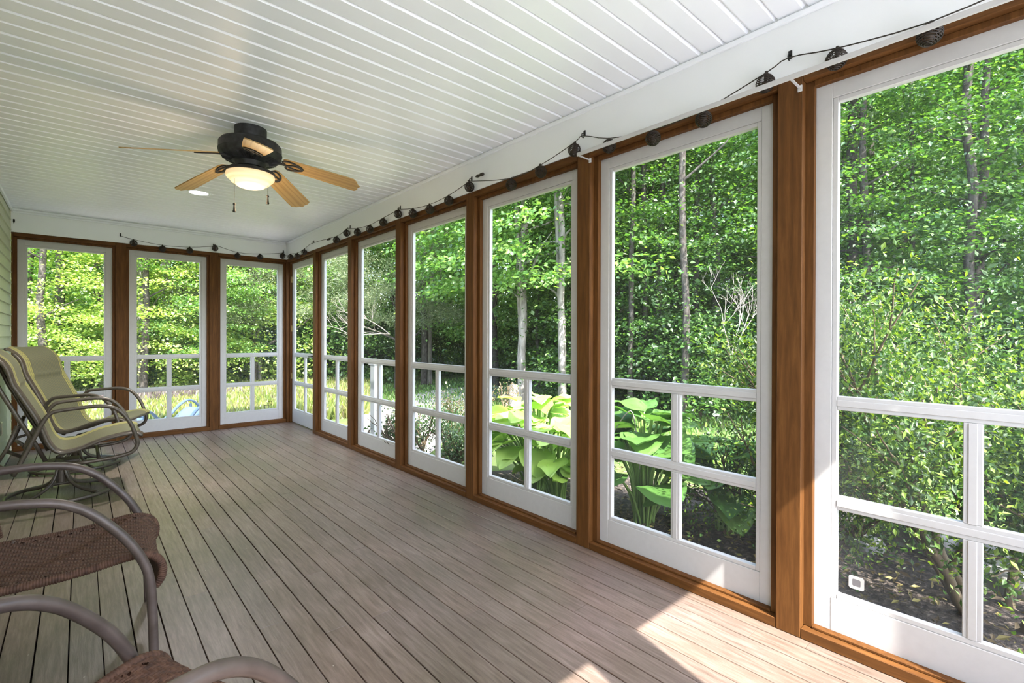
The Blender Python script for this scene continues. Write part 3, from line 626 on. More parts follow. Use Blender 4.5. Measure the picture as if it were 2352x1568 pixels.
ML_deep = leafmat('deep_green_leaf', [(0.03, 0.10, 0.02), (0.07, 0.21, 0.03), (0.19, 0.38, 0.06)])
ML_mid = leafmat('mid_green_leaf', [(0.06, 0.17, 0.03), (0.13, 0.30, 0.05), (0.27, 0.45, 0.10)])
ML_yel = leafmat('yellow_green_leaf', [(0.17, 0.31, 0.05), (0.32, 0.47, 0.09), (0.48, 0.60, 0.14)], trans=0.5)
ML_pine = leafmat('pine_needle', [(0.12, 0.20, 0.08), (0.24, 0.34, 0.14), (0.42, 0.50, 0.26)], trans=0.35)
ML_shrub = leafmat('shrub_leaf', [(0.02, 0.07, 0.010), (0.06, 0.16, 0.020), (0.32, 0.50, 0.06)], trans=0.4, gloss=0.04)
ML_box = leafmat('small_dark_leaf', [(0.02, 0.08, 0.02), (0.05, 0.15, 0.03), (0.12, 0.25, 0.06)])
ML_grass = leafmat('meadow_blade', [(0.10, 0.17, 0.03), (0.24, 0.31, 0.06), (0.36, 0.38, 0.10), (0.20, 0.17, 0.10), (0.20, 0.29, 0.05)])
ML_lav = leafmat('lavender_spike', [(0.17, 0.12, 0.14), (0.27, 0.21, 0.22), (0.25, 0.26, 0.12)])
ML_pink = leafmat('pink_tan_leaf', [(0.42, 0.26, 0.20), (0.45, 0.38, 0.18), (0.25, 0.34, 0.10)])
M_bark = mat('grey_bark', rough=0.95, spec=0.05); nz, cr, mp = noisecol(M_bark, [(0.025, 0.021, 0.018), (0.065, 0.058, 0.052), (0.14, 0.13, 0.12)], scale=(3, 3, 1.6), nscale=6, detail=9, rough=0.75); bump(M_bark, nz.outputs[0], 0.6, 0.02)
M_bark2 = mat('pale_bark', rough=0.95, spec=0.05); nz, cr, mp = noisecol(M_bark2, [(0.10, 0.09, 0.08), (0.24, 0.22, 0.205), (0.36, 0.335, 0.32)], scale=(3, 3, 0.9), nscale=4, detail=8); bump(M_bark2, nz.outputs[0], 0.5, 0.02)
M_twig = mat('pale_dead_twig', (0.28, 0.25, 0.22), 0.9)
M_stem = mat('brown_stem', (0.09, 0.066, 0.036), 0.85)

def unit(v): return v/np.maximum(np.linalg.norm(v, axis=-1, keepdims=True), 1e-9)
def leafarr(Pp, D, Nn, size, asp=0.55):
    """folded diamond leaves: base point, direction, normal, length"""
    D = unit(D); S = unit(np.cross(D, Nn)); Nn = unit(np.cross(S, D)); s = size[:, None]
    a = Pp; b = Pp+D*s*0.42+S*s*asp*0.5+Nn*s*0.07; c = Pp+D*s; d = Pp+D*s*0.42-S*s*asp*0.5+Nn*s*0.07
    V = np.stack([a, b, c, d], 1).reshape(-1, 3); i = np.arange(len(Pp))*4
    F = np.stack([np.stack([i, i+1, i+2], 1), np.stack([i, i+2, i+3], 1)], 1).reshape(-1, 3)
    return V, F
def spray(c, out, n, rad, thick, leaf, droop=0.2, up=0.35):
    """a flat layered spray of leaves round centre c reaching along out"""
    out = unit(np.array([out])); side = unit(np.cross(out, [[0, 0, 1.0]]))
    u = rng.normal(0.0, 0.62, n); v = rng.normal(0, 0.42, n); r = np.sqrt(u*u+v*v)
    z = rng.normal(0, thick, n)-droop*rad*r*r*0.5
    Pp = c+out*u[:, None]*rad+side*v[:, None]*rad+np.array([[0, 0, 1]])*z[:, None]
    D = out*rng.normal(0.6, 0.6, (n, 1))+side*rng.normal(0, 0.8, (n, 1))+np.array([[0, 0, -1]])*rng.normal(0.25, 0.3, (n, 1))
    Nn = np.array([[0, 0, 1.0]])+rng.normal(0, up, (n, 3))
    return Pp, D, Nn, leaf*rng.uniform(0.6, 1.3, n)
def crown_mesh(name, rx, z0, z1, nspray, nleaf, leaf, rad=0.8, asp=0.6, flat=1.0, up=0.4, low=0.5, hollow=0.35):
    A = []
    for k in range(nspray):
        t_ = rng.random()**0.9; z = z0+(z1-z0)*t_
        env = rx*(low+(1-low)*math.sin(PI*min(1, t_*0.85+0.12)))
        an = rng.uniform(0, 2*PI); rr_ = env*(hollow+(1-hollow)*math.sqrt(rng.random()))
        c = np.array([rr_*math.cos(an), rr_*math.sin(an), z]); o = np.array([math.cos(an+rng.normal(0, .4)), math.sin(an+rng.normal(0, .4)), rng.normal(-0.05, 0.18)])
        A.append(spray(c, o, nleaf, rad*rng.uniform(0.6, 1.3), 0.07*flat, leaf, up=up))
    Pp, D, Nn, s = [np.concatenate([a[i] for a in A]) for i in range(4)]
    V, F = leafarr(Pp, D, Nn, s, asp); return npmesh(name, V, F)
def pine_mesh(name, rx, z0, z1, nspray, nleaf):
    A = []
    for k in range(nspray):
        t_ = rng.random(); z = z0+(z1-z0)*t_; env = rx*(1.0-0.75*t_)+0.2
        an = rng.uniform(0, 2*PI); rr_ = env*math.sqrt(rng.uniform(0.08, 1)); c = np.array([rr_*math.cos(an), rr_*math.sin(an), z+0.1*rr_])
        n = nleaf; o = np.array([[math.cos(an), math.sin(an), 0.25]])
        Pp = c+rng.normal(0, 0.20, (n, 3))*np.array([1, 1, 0.5]); D = o+rng.normal(0, 0.7, (n, 3)); A.append((Pp, D, rng.normal(0, 1, (n, 3)), rng.uniform(0.08, 0.14, n)))
    Pp, D, Nn, s = [np.concatenate([a[i] for a in A]) for i in range(4)]
    V, F = leafarr(Pp, D, Nn, s, 0.11); return npmesh(name, V, F)
def trunk_bm(h, r0, r1, lean=0.3, nb=7, seed=0, zb=0.35, brlen=1.3, bend=0.04):
    rd = random.Random(seed); bm = bmesh.new(); pts = []; x = y = 0
    n = 9
    for i in range(n):
        t_ = i/(n-1); pts.append((lean*t_*h*0.1+rd.uniform(-1, 1)*bend*(t_ > 0), rd.uniform(-1, 1)*bend*(t_ > 0)+lean*0.05*t_*h, -0.3+t_*(h+0.3)))
    sp = smoothpath(pts, 3); tube(bm, sp, r0, 9, rfun=lambda t_: (r0+(r1-r0)*t_)*(1.35 if t_ < 0.03 else 1))
    for k in range(nb):
        t_ = zb+(0.97-zb)*k/max(1, nb-1); p = sp[int(t_*(len(sp)-1))]; an = rd.uniform(0, 2*PI); l = brlen*rd.uniform(0.6, 1.3)*(1.2-0.6*t_); rb = (r0+(r1-r0)*t_)*0.42
        q = [p]; d = Vector((math.cos(an), math.sin(an), rd.uniform(0.1, 0.9)))
        for j in range(4): q.append(q[-1]+d*l/4+Vector((rd.uniform(-1, 1), rd.uniform(-1, 1), rd.uniform(-1, 1)))*0.06*l)
        tube(bm, smoothpath(q, 2), rb, 6, rfun=lambda t2: rb*(1-0.85*t2))
    return bm
GZ = -0.25
def polar(az, r):   # azimuth from +y towards +x, in degrees, about the porch's near end
    return r*math.sin(math.radians(az)), r*math.cos(math.radians(az))
def pxaz(px): return math.degrees(math.atan((px-1176)/F_PX)+YAW)

# prototypes of the woodland trees
def proto(kind, name, label, mtr, crown, trunk, bark):
    r_ = thing(name, label, 'tree'); obj('crown', crown, mtr, r_); obj('trunk', trunk, bark, r_, smooth=60); return r_
protos = {}
def get(kind, v):
    k = (kind, v)
    if k in protos: return copy_tree(protos[k])
    if kind == 'deep': r_ = proto(kind, 'woodland_tree', None, ML_deep, crown_mesh('c', 2.3, 0.9, 9.5, 150, 150, 0.095, 0.85, flat=0.9, asp=0.7), trunk_bm(9.5, 0.13, 0.05, 0.3, 10, v), M_bark)
    elif kind == 'mid': r_ = proto(kind, 'woodland_tree', None, ML_mid, crown_mesh('c', 2.2, 1.2, 9.5, 130, 150, 0.092, 0.75, up=0.6, asp=0.75), trunk_bm(9.5, 0.12, 0.05, 0.3, 10, v+5), M_bark)
    elif kind == 'yel': r_ = proto(kind, 'maple_tree', None, ML_yel, crown_mesh('c', 2.2, 1.0, 9.0, 125, 165, 0.088, 0.85, up=0.45, asp=0.8), trunk_bm(9.0, 0.13, 0.05, -0.2, 10, v+9), M_bark)
    elif kind == 'pine': r_ = proto(kind, 'pine_tree', None, ML_pine, pine_mesh('c', 1.9, 1.7, 9.5, 300, 260), trunk_bm(9.5, 0.12, 0.03, 0.1, 16, v+13, zb=0.15, bend=0.05), M_bark)
    elif kind == 'high': r_ = proto(kind, 'woodland_tree', None, ML_mid, crown_mesh('c', 1.9, 2.0, 6.6, 95, 150, 0.092, 0.75, up=0.6, asp=0.75), trunk_bm(6.6, 0.08, 0.03, 0.1, 8, v+30, zb=0.35), M_bark2)
    elif kind == 'bush': r_ = thing('understory_bush', None, 'bush'); obj('foliage', crown_mesh('c', 1.25, 0.05, 1.7, 60, 170, 0.075, 0.5, up=0.5, hollow=0.1, asp=0.75), ML_deep, r_); obj('stem', trunk_bm(1.3, 0.035, 0.012, 0.2, 5, v+20, brlen=0.6), M_stem, r_)
    elif kind == 'ybush': r_ = thing('understory_bush', None, 'bush'); obj('foliage', crown_mesh('c', 1.25, 0.05, 1.8, 60, 170, 0.075, 0.5, up=0.6, hollow=0.1, asp=0.75), ML_yel, r_); obj('stem', trunk_bm(1.3, 0.035, 0.012, 0.2, 5, v+20, brlen=0.6), M_stem, r_)
    protos[k] = r_; return r_
def zone(az):
    return 'the back screens' if az < 17 else ('the middle right-hand screens' if az < 46 else 'the two nearest screens')
def put(kind, v, az, r, s, rz=None, sz=None):
    o = get(kind, v); x, y = polar(az, r); o.location = (x, y, GZ+max(0, (r-16))*0.03); o.rotation_euler = (0, 0, random.uniform(0, 6.28) if rz is None else rz); o.scale = (s, s, sz or s)
    nm = {'deep': 'dark green leafy woodland trees', 'mid': 'mid green leafy woodland trees', 'high': 'pale-trunked leafy trees', 'yel': 'yellow-green sunlit maple trees', 'pine': 'grey-green pine trees', 'bush': 'dark green undergrowth bushes', 'ybush': 'bright yellow-green undergrowth bushes'}[kind]
    nm1 = {'deep': 'dark green leafy tree among the woods', 'mid': 'mid green leafy tree among the woods', 'high': 'pale-trunked bright leafy tree in front of the woods', 'yel': 'yellow-green sunlit maple among the woods', 'pine': 'soft grey-green pine among the woods', 'bush': 'dark green bush at the foot of the woods', 'ybush': 'bright yellow-green bush at the foot of the woods'}[kind]
    tag(o, nm1+', behind '+zone(az), 'tree' if 'bush' not in kind else 'bush', nm+' beyond '+zone(az)); return o
# far rows then nearer rows
rd = random.Random(3)
for az in np.arange(-12, 104, 3.6):
    put('deep' if az > 45 else rd.choice(['mid', 'deep', 'yel']), rd.randrange(2), az+rd.uniform(-1, 1), rd.uniform(24, 29), rd.uniform(1.15, 1.4))
for az in np.arange(-10, 102, 4.6):
    k = rd.choice(['yel', 'yel', 'mid']) if az < 18 else (rd.choice(['mid', 'mid', 'deep']) if az < 46 else rd.choice(['deep', 'deep', 'mid']))
    put(k, rd.randrange(2), az+rd.uniform(-1.5, 1.5), rd.uniform(17.5, 20.5), rd.uniform(0.95, 1.15))
for az in list(np.arange(47, 100, 6.5)):
    put(rd.choice(['deep', 'deep', 'mid']), rd.randrange(2), az+rd.uniform(-1.5, 1.5), rd.uniform(12.0, 14.5), rd.uniform(0.85, 1.0))
for az, k, r, s in ((-2.5, 'yel', 12.6, .6), (4.5, 'yel', 13.2, .62), (9.5, 'mid', 13.5, .6), (1, 'yel', 15.5, .85), (8.5, 'yel', 16.5, .9), (-3.5, 'mid', 14.5, .8), (13.5, 'pine', 15.0, .95), (18.2, 'pine', 19, 1.1), (24, 'mid', 15.5, .9), (28.5, 'pine', 13.2, .95), (33.5, 'mid', 17, .95), (40, 'mid', 13.5, .9), (44.5, 'mid', 15, .9)):
    put(k, 0, az, r, s)
for az in np.arange(-8, 100, 3.4):
    if 33 < az < 41: rr0 = 20
    else: rr0 = 15.5
    k = 'ybush' if (az < 18 and rd.random() < 0.7) else 'bush'
    put(k, rd.randrange(2), az+rd.uniform(-1, 1), rr0+rd.uniform(-1.2, 1.8), rd.uniform(0.9, 1.35))
for az in np.arange(52, 100, 5.5): put('bush', rd.randrange(2), az, rd.uniform(9.0, 11), rd.uniform(0.8, 1.1))
for az in (50.5, 58, 64.5, 72, 79, 86, 93): put('deep', rd.randrange(2), az+rd.uniform(-1, 1), rd.uniform(8.6, 10.0), rd.uniform(0.62, 0.72))
for px_, r__ in ((1197, 9.6), (1290, 8.9), (1120, 10.5)): put('high', 0, pxaz(px_), r__, 1.0)
# bare trunks that show between the leaves
def bare(px, r, dia, h, pale, lean, seed, lb, z=GZ):
    if px > 1400: r, dia = (r*0.70, dia*0.72) if px < 1900 else (r*0.90, dia*0.62)
    az = pxaz(px); x, y = polar(az, r); t_ = thing('slender_tree', lb, 'tree', (x, y, z+max(0, (r-16))*0.03))
    obj('trunk', trunk_bm(h, dia/2, dia/3, lean, 5, seed, zb=0.5, brlen=1.6), M_bark2 if pale else M_bark, t_, smooth=60); return t_
for a in ((133, 14.5, 0.19, 8, 0, 0.1, 1, 'straight grey trunk behind the leftmost back screen'), (236, 15, 0.11, 7, 1, 0.0, 2, 'slim pale trunk at the right edge of the leftmost back screen'),
          (383, 15.5, 0.25, 8, 1, 0.1, 3, 'thick pale trunk behind the middle back screen'), (327, 14.5, 0.16, 6, 1, -0.2, 4, 'thin leaning pale trunk low in the middle back screen'), (421, 16, 0.17, 8, 0, 0.0, 5, 'slim dark trunk right of the thick pale one in the middle back screen'),
          (596, 15.5, 0.11, 7.5, 1, 0.0, 6, 'thin white trunk behind the corner back screen'), (972, 14, 0.20, 8, 0, 0.2, 7, 'dark trunk left of a pair in the fourth right-hand screen'), (988, 14.3, 0.18, 8, 1, 0.0, 8, 'paler trunk right of a pair in the fourth right-hand screen'),
          (1013, 17, 0.12, 8, 1, 0.0, 9, 'thin white trunk right of the pair in the fourth right-hand screen'), (1197, 9.5, 0.18, 5, 1, 0.15, 10, 'pale birch-like trunk rising behind the hosta leaves'), (1290, 8.8, 0.14, 5.5, 1, 0.1, 11, 'mottled slim trunk at the right edge of the hosta screen'),
          (1236, 13, 0.12, 6, 0, 0.0, 12, 'thin dark trunk between the two pale ones in the hosta screen'), (1450, 12.5, 0.14, 8, 0, -0.15, 13, 'dark trunk leaning left in the second-nearest screen'), (1480, 13.5, 0.15, 8, 0, 0.05, 14, 'dark straight trunk beside the leaning one'),
          (1568, 11.5, 0.17, 8, 0, 0.0, 15, 'straight dark trunk in the middle of the second-nearest screen'), (1600, 14, 0.16, 8, 0, 0.1, 16, 'faint trunk right of the middle one in the second-nearest screen'),
          (1952, 10.5, 0.30, 8, 0, -0.05, 17, 'thick grey trunk at the left of the nearest screen'), (1995, 12, 0.22, 8, 0, 0.0, 18, 'dark trunk just right of the thick grey one in the nearest screen'), (2092, 11, 0.13, 7, 0, 0.1, 19, 'slim trunk in the middle of the nearest screen'),
          (2240, 9.5, 0.20, 7, 0, 0.35, 20, 'crooked dark trunk right of centre in the nearest screen')): bare(*a)
# dead twiggy branches
def twigs(x, y, z, s, seed, lb, m=M_twig, n=9, dirn=(0, 0, 1)):
    rd_ = random.Random(seed); bm = bmesh.new()
    def grow(p, d, l, r, dep):
        q = [p]
        for j in range(4): q.append(q[-1]+d*l/4+Vector((rd_.uniform(-1, 1), rd_.uniform(-1, 1), rd_.uniform(-1, 1)))*0.10*l/4)
        tube(bm, q, r, 5, rfun=lambda t_: r*(1-0.6*t_))
        if dep:
            for k in range(3):
                d2 = (d+Vector((rd_.uniform(-1, 1), rd_.uniform(-1, 1), rd_.uniform(-0.5, 1)))*0.8).normalized(); grow(q[rd_.choice([2, 3, 4])], d2, l*0.62, r*0.55, dep-1)
    for k in range(n//3):
        grow(Vector((0, 0, 0)), (Vector(dirn)+Vector((rd_.uniform(-1, 1), rd_.uniform(-1, 1), rd_.uniform(-.3, 1)))*0.5).normalized(), s, 0.012*s/0.8, 3)
    o = obj('dead_branch', bm, m); o.location = (x, y, z); return tag(o, lb, 'branch')
x, y = polar(pxaz(1680), 6.2); twigs(x, y, 0.9, 0.55, 3, 'bare pale forked branch in the second-nearest screen')
x, y = polar(pxaz(895), 11.5); twigs(x, y, 1.2, 0.8, 5, 'bare whitish dead branches on the pine behind the fifth screen', dirn=(-0.7, 0.2, 0.1))

# ------------------------------------------------------------------ ground
M_ground = mat('lawn_and_leaf_litter', rough=0.95); nz, cr, mp = noisecol(M_ground, [(0.045, 0.035, 0.022), (0.065, 0.10, 0.022), (0.10, 0.15, 0.03), (0.06, 0.05, 0.035)], nscale=0.6, detail=9, pos=[0.3, 0.45, 0.58, 0.7], rough=0.7); bump(M_ground, nz.outputs[0], 0.8, 0.05)
bm = bmesh.new()
gx = [-60, -20, -8, -3, 0, 3, 6, 10, 16, 24, 40, 80]; gy = gx[:]
vv = [[bm.verts.new((a, b_, GZ+max(0, math.hypot(a, b_)-16)*0.03)) for b_ in gy] for a in gx]
for i in range(len(gx)-1):
    for j in range(len(gy)-1): bm.faces.new((vv[i][j], vv[i+1][j], vv[i+1][j+1], vv[i][j+1]))
obj('ground', bm, M_ground, kind='structure')
def patch(name, pts, z, m, lb, cat, seed=0, kind=None):
    rd_ = random.Random(seed); bm = bmesh.new(); P_ = smoothpath(pts+[pts[0]], 5)[:-1]; cx_ = sum(p[0] for p in P_)/len(P_); cy_ = sum(p[1] for p in P_)/len(P_)
    rings = []
    for f in (1.0, 0.97, 0.8, 0.6, 0.4, 0.2): rings.append([bm.verts.new((cx_+(p[0]-cx_)*f, cy_+(p[1]-cy_)*f, z if f == 1.0 else z+0.02+rd_.uniform(0, 0.03))) for p in P_])
    c_ = bm.verts.new((cx_, cy_, z+0.04)); n_ = len(P_)
    for a_, b_ in zip(rings, rings[1:]):
        for k in range(n_): bm.faces.new((a_[k], a_[(k+1) % n_], b_[(k+1) % n_], b_[k]))
    for k in range(n_): bm.faces.new((rings[-1][k], rings[-1][(k+1) % n_], c_))
    bmesh.ops.recalc_face_normals(bm, faces=bm.faces[:]); o = obj(name, bm, m, smooth=True); return tag(o, lb, cat, None, kind)
M_mulch = mat('dark_mulch', rough=1.0); nz, cr, mp = noisecol(M_mulch, [(0.02, 0.015, 0.012), (0.06, 0.045, 0.035), (0.20, 0.16, 0.13)], nscale=30, detail=6, pos=[0.35, 0.55, 0.72]); bump(M_mulch, nz.outputs[0], 1.0, 0.03)
M_gravel = mat('pale_gravel', rough=0.95); nz, cr, mp = noisecol(M_gravel, [(0.34, 0.29, 0.27), (0.46, 0.41, 0.39), (0.58, 0.53, 0.51)], nscale=60, detail=5); bump(M_gravel, nz.outputs[0], 0.8, 0.02)
patch('mulch_bed', [(2.25, -1.0, 0), (3.2, -1.1, 0), (4.4, -0.4, 0), (4.6, 1.0, 0), (4.2, 2.4, 0), (3.7, 3.6, 0), (2.7, 4.0, 0), (2.25, 3.8, 0), (2.25, 1.5, 0)], GZ-0.01, M_mulch, 'dark mulched planting bed running along outside the nearest screens', 'flower bed', 1, 'stuff')
patch('gravel_path', [(2.4, 4.6, 0), (3.4, 5.2, 0), (5.2, 7.2, 0), (7.5, 8.6, 0), (10.5, 9.0, 0), (11.5, 10.6, 0), (8.5, 11.0, 0), (5.6, 10.0, 0), (3.6, 8.0, 0), (2.5, 6.4, 0)], GZ-0.012, M_gravel, 'pale gravel path crossing the garden beyond the middle screens', 'path', 2, 'stuff')
M_bounce = mat('pale_bounce', rough=0.9); nz, cr, mp = noisecol(M_bounce, [(0.62, 0.61, 0.60), (0.74, 0.73, 0.72)], nscale=8)
patch('stone_patio', [(-4.5, 7.05, 0), (0, 7.0, 0), (2.2, 7.05, 0), (2.6, 7.9, 0), (1.2, 8.5, 0), (-1.5, 8.6, 0), (-4.5, 8.4, 0)], GZ-0.012, M_gravel, 'pale stone strip of ground just outside the back screens', 'patio', 5, 'stuff')
patch('bounce_ground', [(-7, -0.65, 0), (-2, -0.6, 0), (2.3, -0.65, 0), (4.5, -2.0, 0), (5, -5, 0), (4, -9, 0), (-3, -10, 0), (-8, -7, 0)], GZ-0.012, M_bounce, 'added pale ground behind the photographer, bouncing sunlight into the porch', 'patio', 6, 'stuff')  # unseen pale surface added to bounce neutral sunlight onto the ceiling
# leaf litter and chips on the mulch
n = 2600; Pp = np.stack([rng.uniform(2.35, 4.3, n), rng.uniform(-0.7, 3.6, n), GZ+0.05+rng.uniform(0, 0.03, n)], 1); V, F = leafarr(Pp, rng.normal(0, 1, (n, 3))*[1, 1, .2], np.array([[0, 0, 1.0]])+rng.normal(0, .4, (n, 3)), rng.uniform(0.02, 0.07, n), 0.4)
ML_lit = leafmat('dry_leaf', [(0.16, 0.11, 0.06), (0.30, 0.22, 0.13), (0.42, 0.36, 0.12), (0.08, 0.055, 0.03)], trans=0.1, gloss=0.03)
tag(obj('leaf_litter', npmesh('l', V, F), ML_lit), 'dry leaves and wood chips scattered over the mulch bed', 'leaf litter', None, 'stuff')

# ------------------------------------------------------------------ meadow beyond the back screens
def blades(name, n, fx, fy, hgt, wd, m, lb, cat, z=GZ):
    x = fx(n); y = fy(n)
    if name == 'meadow_grass': k_ = x < 0.47*y; x = x[k_]; y = y[k_]; n = len(x)
    Pp = np.stack([x, y, np.full(n, z)], 1); D = np.array([[0, 0, 1.0]])+rng.normal(0, .32, (n, 3))*[1, 1, .2]; s = rng.uniform(0.5, 1.2, n)*hgt
    D = unit(D); S = unit(np.cross(D, rng.normal(0, 1, (n, 3)))); k = s[:, None]
    a = Pp-S*wd/2; b_ = Pp+S*wd/2; c_ = Pp+D*k*0.6+S*wd*0.5; d_ = Pp+D*k*0.6-S*wd*0.5; e_ = Pp+D*k+S*0.0+np.array([[0, 0, -1]])*k*0.04
    V = np.stack([a, b_, c_, e_, d_], 1).reshape(-1, 3); F = np.arange(n*5).reshape(n, 5)
    return tag(obj(name, npmesh('b', V, F), m), lb, cat, None, 'stuff')
U_ = lambda a, b_: (lambda n: rng.uniform(a, b_, n))
blades('meadow_grass', 60000, U_(-3.5, 6.5), U_(8.6, 14.5), 0.24, 0.045, ML_grass, 'tall yellow-green meadow growth beyond the back screens', 'grass')
blades('meadow_grass', 9000, U_(2.6, 6.0), U_(8.0, 11.0), 0.34, 0.035, ML_grass, 'tall yellow-green growth outside the screen door', 'grass')
blades('lawn_grass', 30000, lambda n: rng.uniform(4.4, 16, n), lambda n: rng.uniform(-1, 13, n), 0.10, 0.02, ML_mid, 'short green lawn growing past the planting bed', 'grass')
blades('lavender_bed', 3000, lambda n: rng.normal(1.3, 0.55, n), lambda n: rng.normal(12.2, 0.30, n), 0.30, 0.04, ML_lav, 'mauve flowering patch at the far edge of the meadow', 'flowers')

# ------------------------------------------------------------------ shrub outside the nearest screens
def shrub(name, lb, x, y, stems, leafsize, nl, m, spreadxy, ztop, zlow, seed, leafspread=0.10):
    rd_ = random.Random(seed); r_ = thing(name, lb, 'shrub', (x, y, GZ)); bm = bmesh.new(); tips = []
    def grow(p, d, l, r, dep):
        q = [p]; 
        for j in range(5): q.append(q[-1]+d*l/5+Vector((rd_.uniform(-1, 1), rd_.uniform(-1, 1), rd_.uniform(-1, 1)))*0.16*l/5)
        tube(bm, smoothpath(q, 2), r, 6, rfun=lambda t_: r*(1-0.45*t_))
        if dep <= 1: tips.extend([v.copy() for v in q[1:]])
        if dep == 2: tips.extend([v.copy() for v in q[3:]])
        if dep:
            for k in range(3 if dep > 1 else 4):
                d2 = (d+Vector((rd_.uniform(-1, 1), rd_.uniform(-1, 1), rd_.uniform(-0.35, 0.8)))*0.85).normalized(); grow(q[rd_.choice([2, 3, 4, 5])], d2, l*rd_.uniform(0.55, 0.85), r*0.55, dep-1)
    for k in range(stems):
        an = 2*PI*k/stems+rd_.uniform(-.3, .3); d = Vector((math.cos(an)*spreadxy, math.sin(an)*spreadxy, 1)).normalized()
        grow(Vector((0.10*math.cos(an), 0.10*math.sin(an), -0.05)), d, ztop*0.52, 0.028, 3)
    obj('branches', bm, M_stem, r_, smooth=True)
    T = np.array([tuple(t_) for t_ in tips if zlow < t_.z < ztop*1.4]); i = rng.integers(0, len(T), nl)
    Pp = T[i]+rng.normal(0, leafspread, (nl, 3)); D = rng.normal(0, 1, (nl, 3))+np.array([[0, 0, .35]]); Nn = np.array([[0, 0, 1.0]])+rng.normal(0, .55, (nl, 3))
    ok = Pp[:, 0]+x > 2.30; Pp, D, Nn = Pp[ok], D[ok], Nn[ok]; V, F = leafarr(Pp, D, Nn, leafsize*rng.uniform(0.55, 1.25, len(Pp)), 0.5); obj('foliage', npmesh('f', V, F), m, r_); return r_
shrub('azalea_shrub', 'large leafy shrub with gnarled stems close outside the nearest screen', 3.42, 0.18, 7, 0.032, 62000, ML_shrub, 0.58, 1.50, 0.46, 4)
shrub('azalea_shrub', 'leafy shrub with thin pale stems right of the hosta in the second-nearest screen', 3.50, 1.10, 6, 0.032, 13000, ML_shrub, 0.75, 0.74, 0.15, 8)
shrub('boxwood_shrub', 'rounded dark small-leaved shrub low outside the fourth right-hand screen', 2.78, 4.25, 7, 0.030, 11000, ML_box, 0.9, 0.68, 0.02, 12, 0.07)
shrub('spirea_shrub', 'low pinkish tan flowering shrub between the dark round shrub and the hosta', 3.75, 4.75, 6, 0.035, 3500, ML_pink, 0.8, 0.75, 0.1, 15, 0.06)
shrub('potted_plant', 'dark broad-leaved plant beside the white post', 2.75, 5.15, 5, 0.07, 500, ML_deep, 0.8, 0.5, 0.1, 17, 0.05)

# ------------------------------------------------------------------ hostas: broad ribbed leaves
def hosta(lb, x, y, nleaf, size, hgt, spread, m, seed):
    rg = np.random.default_rng(seed); r_ = thing('hosta', lb, 'plant', (x, y, GZ)); V = []; F = []; bm = bmesh.new()
    nu, nv = 12, 10
    for k in range(nleaf):
        an = rg.uniform(0, 2*PI); t_ = math.sqrt((k+0.5)/nleaf); L_ = size*rg.uniform(0.75, 1.15)*(0.8+0.3*t_); W_ = L_*rg.uniform(0.82, 0.96)
        R_ = spread*t_*rg.uniform(0.75, 1.05); zz = hgt*(1.0-0.50*t_*t_)*rg.uniform(0.85, 1.1)
        o = np.array([math.cos(an), math.sin(an), 0]); s = np.array([-math.sin(an), math.cos(an), 0]); base = o*R_*0.62+np.array([0, 0, zz])
        pit = rg.uniform(-0.05, 0.5)-0.35*t_; roll = rg.normal(0, 0.25)
        d = o*math.cos(pit)+np.array([0, 0, math.sin(pit)]); nn = np.cross(s, d)*-1 if False else np.cross(d, s); s2 = s*math.cos(roll)+nn*math.sin(roll); nn = np.cross(d, s2)
        b = len(V)
        for i in range(nu+1):
            u = i/nu; wv_ = (math.sin(PI*u**0.62))**0.75*(1-0.12*u) if 0 < u < 1 else 0.0
            for j in range(nv+1):
                v = j/nv*2-1; cup = 0.20*abs(v)**1.4*wv_*W_*0.5; arch = -0.42*u*u*L_*0.38; rib = 0.0045*math.cos(v*PI*6.5)*wv_*size/0.3; back = -0.13*L_*(1-u)**6*abs(v)*1.2
                wob = 0.012*math.sin(9*u+3*v+k)
                p = base+d*(u*L_+back*(1 if u < 0.4 else 0))+s2*(v*W_*0.5*wv_)+nn*(cup+arch+rib+wob*abs(v)); V.append(p)
        for i in range(nu):
            for j in range(nv): a = b+i*(nv+1)+j; F.append((a, a+nv+1, a+nv+2, a+1))
        tube(bm, smoothpath([tuple(o*0.05*rg.uniform(.3, 1.5)+[0, 0, 0]), tuple(base*[0.45, 0.45, 0.6]), tuple(base)], 4), 0.009, 5)
    obj('leaves', npmesh('h', V, F), m, r_, smooth=True); obj('stalks', bm, M_stalk, r_, smooth=True); return r_
M_stalk = mat('green_stalk', (0.20, 0.33, 0.08), 0.5)
def hostamat(name, c1, c2):
    m = leafmat(name, [c1, c2], trans=0.35, rough=0.5, gloss=0.04); return m
MH1 = hostamat('chartreuse_hosta_leaf', (0.30, 0.50, 0.09), (0.46, 0.64, 0.20)); MH2 = hostamat('green_hosta_leaf', (0.09, 0.26, 0.05), (0.20, 0.40, 0.08))
hosta('large chartreuse hosta in full sun outside the third right-hand screen', 3.02, 3.05, 64, 0.27, 0.86, 0.74, MH1, 1)
hosta('chartreuse hosta beside the sunlit one, nearer the post', 2.82, 2.62, 26, 0.24, 0.72, 0.42, MH1, 5)
hosta('big deep green hosta with upright leaves in the second-nearest screen', 3.06, 1.98, 42, 0.34, 0.88, 0.52, MH2, 2)
hosta('green hosta half hidden behind the thin-stemmed shrub', 3.45, 1.55, 22, 0.32, 0.66, 0.5, MH2, 3)
bm = bmesh.new(); tube(bm, smoothpath([(2.90, 2.22, 0.30), (2.92, 2.12, 0.50), (2.90, 1.99, 0.63), (2.92, 1.96, 0.50), (2.94, 1.94, 0.22)], 4), 0.004, 5); tag(obj('dry_stalk', bm, M_twig), 'bent dry flower stalk standing over the deep green hosta', 'stalk')

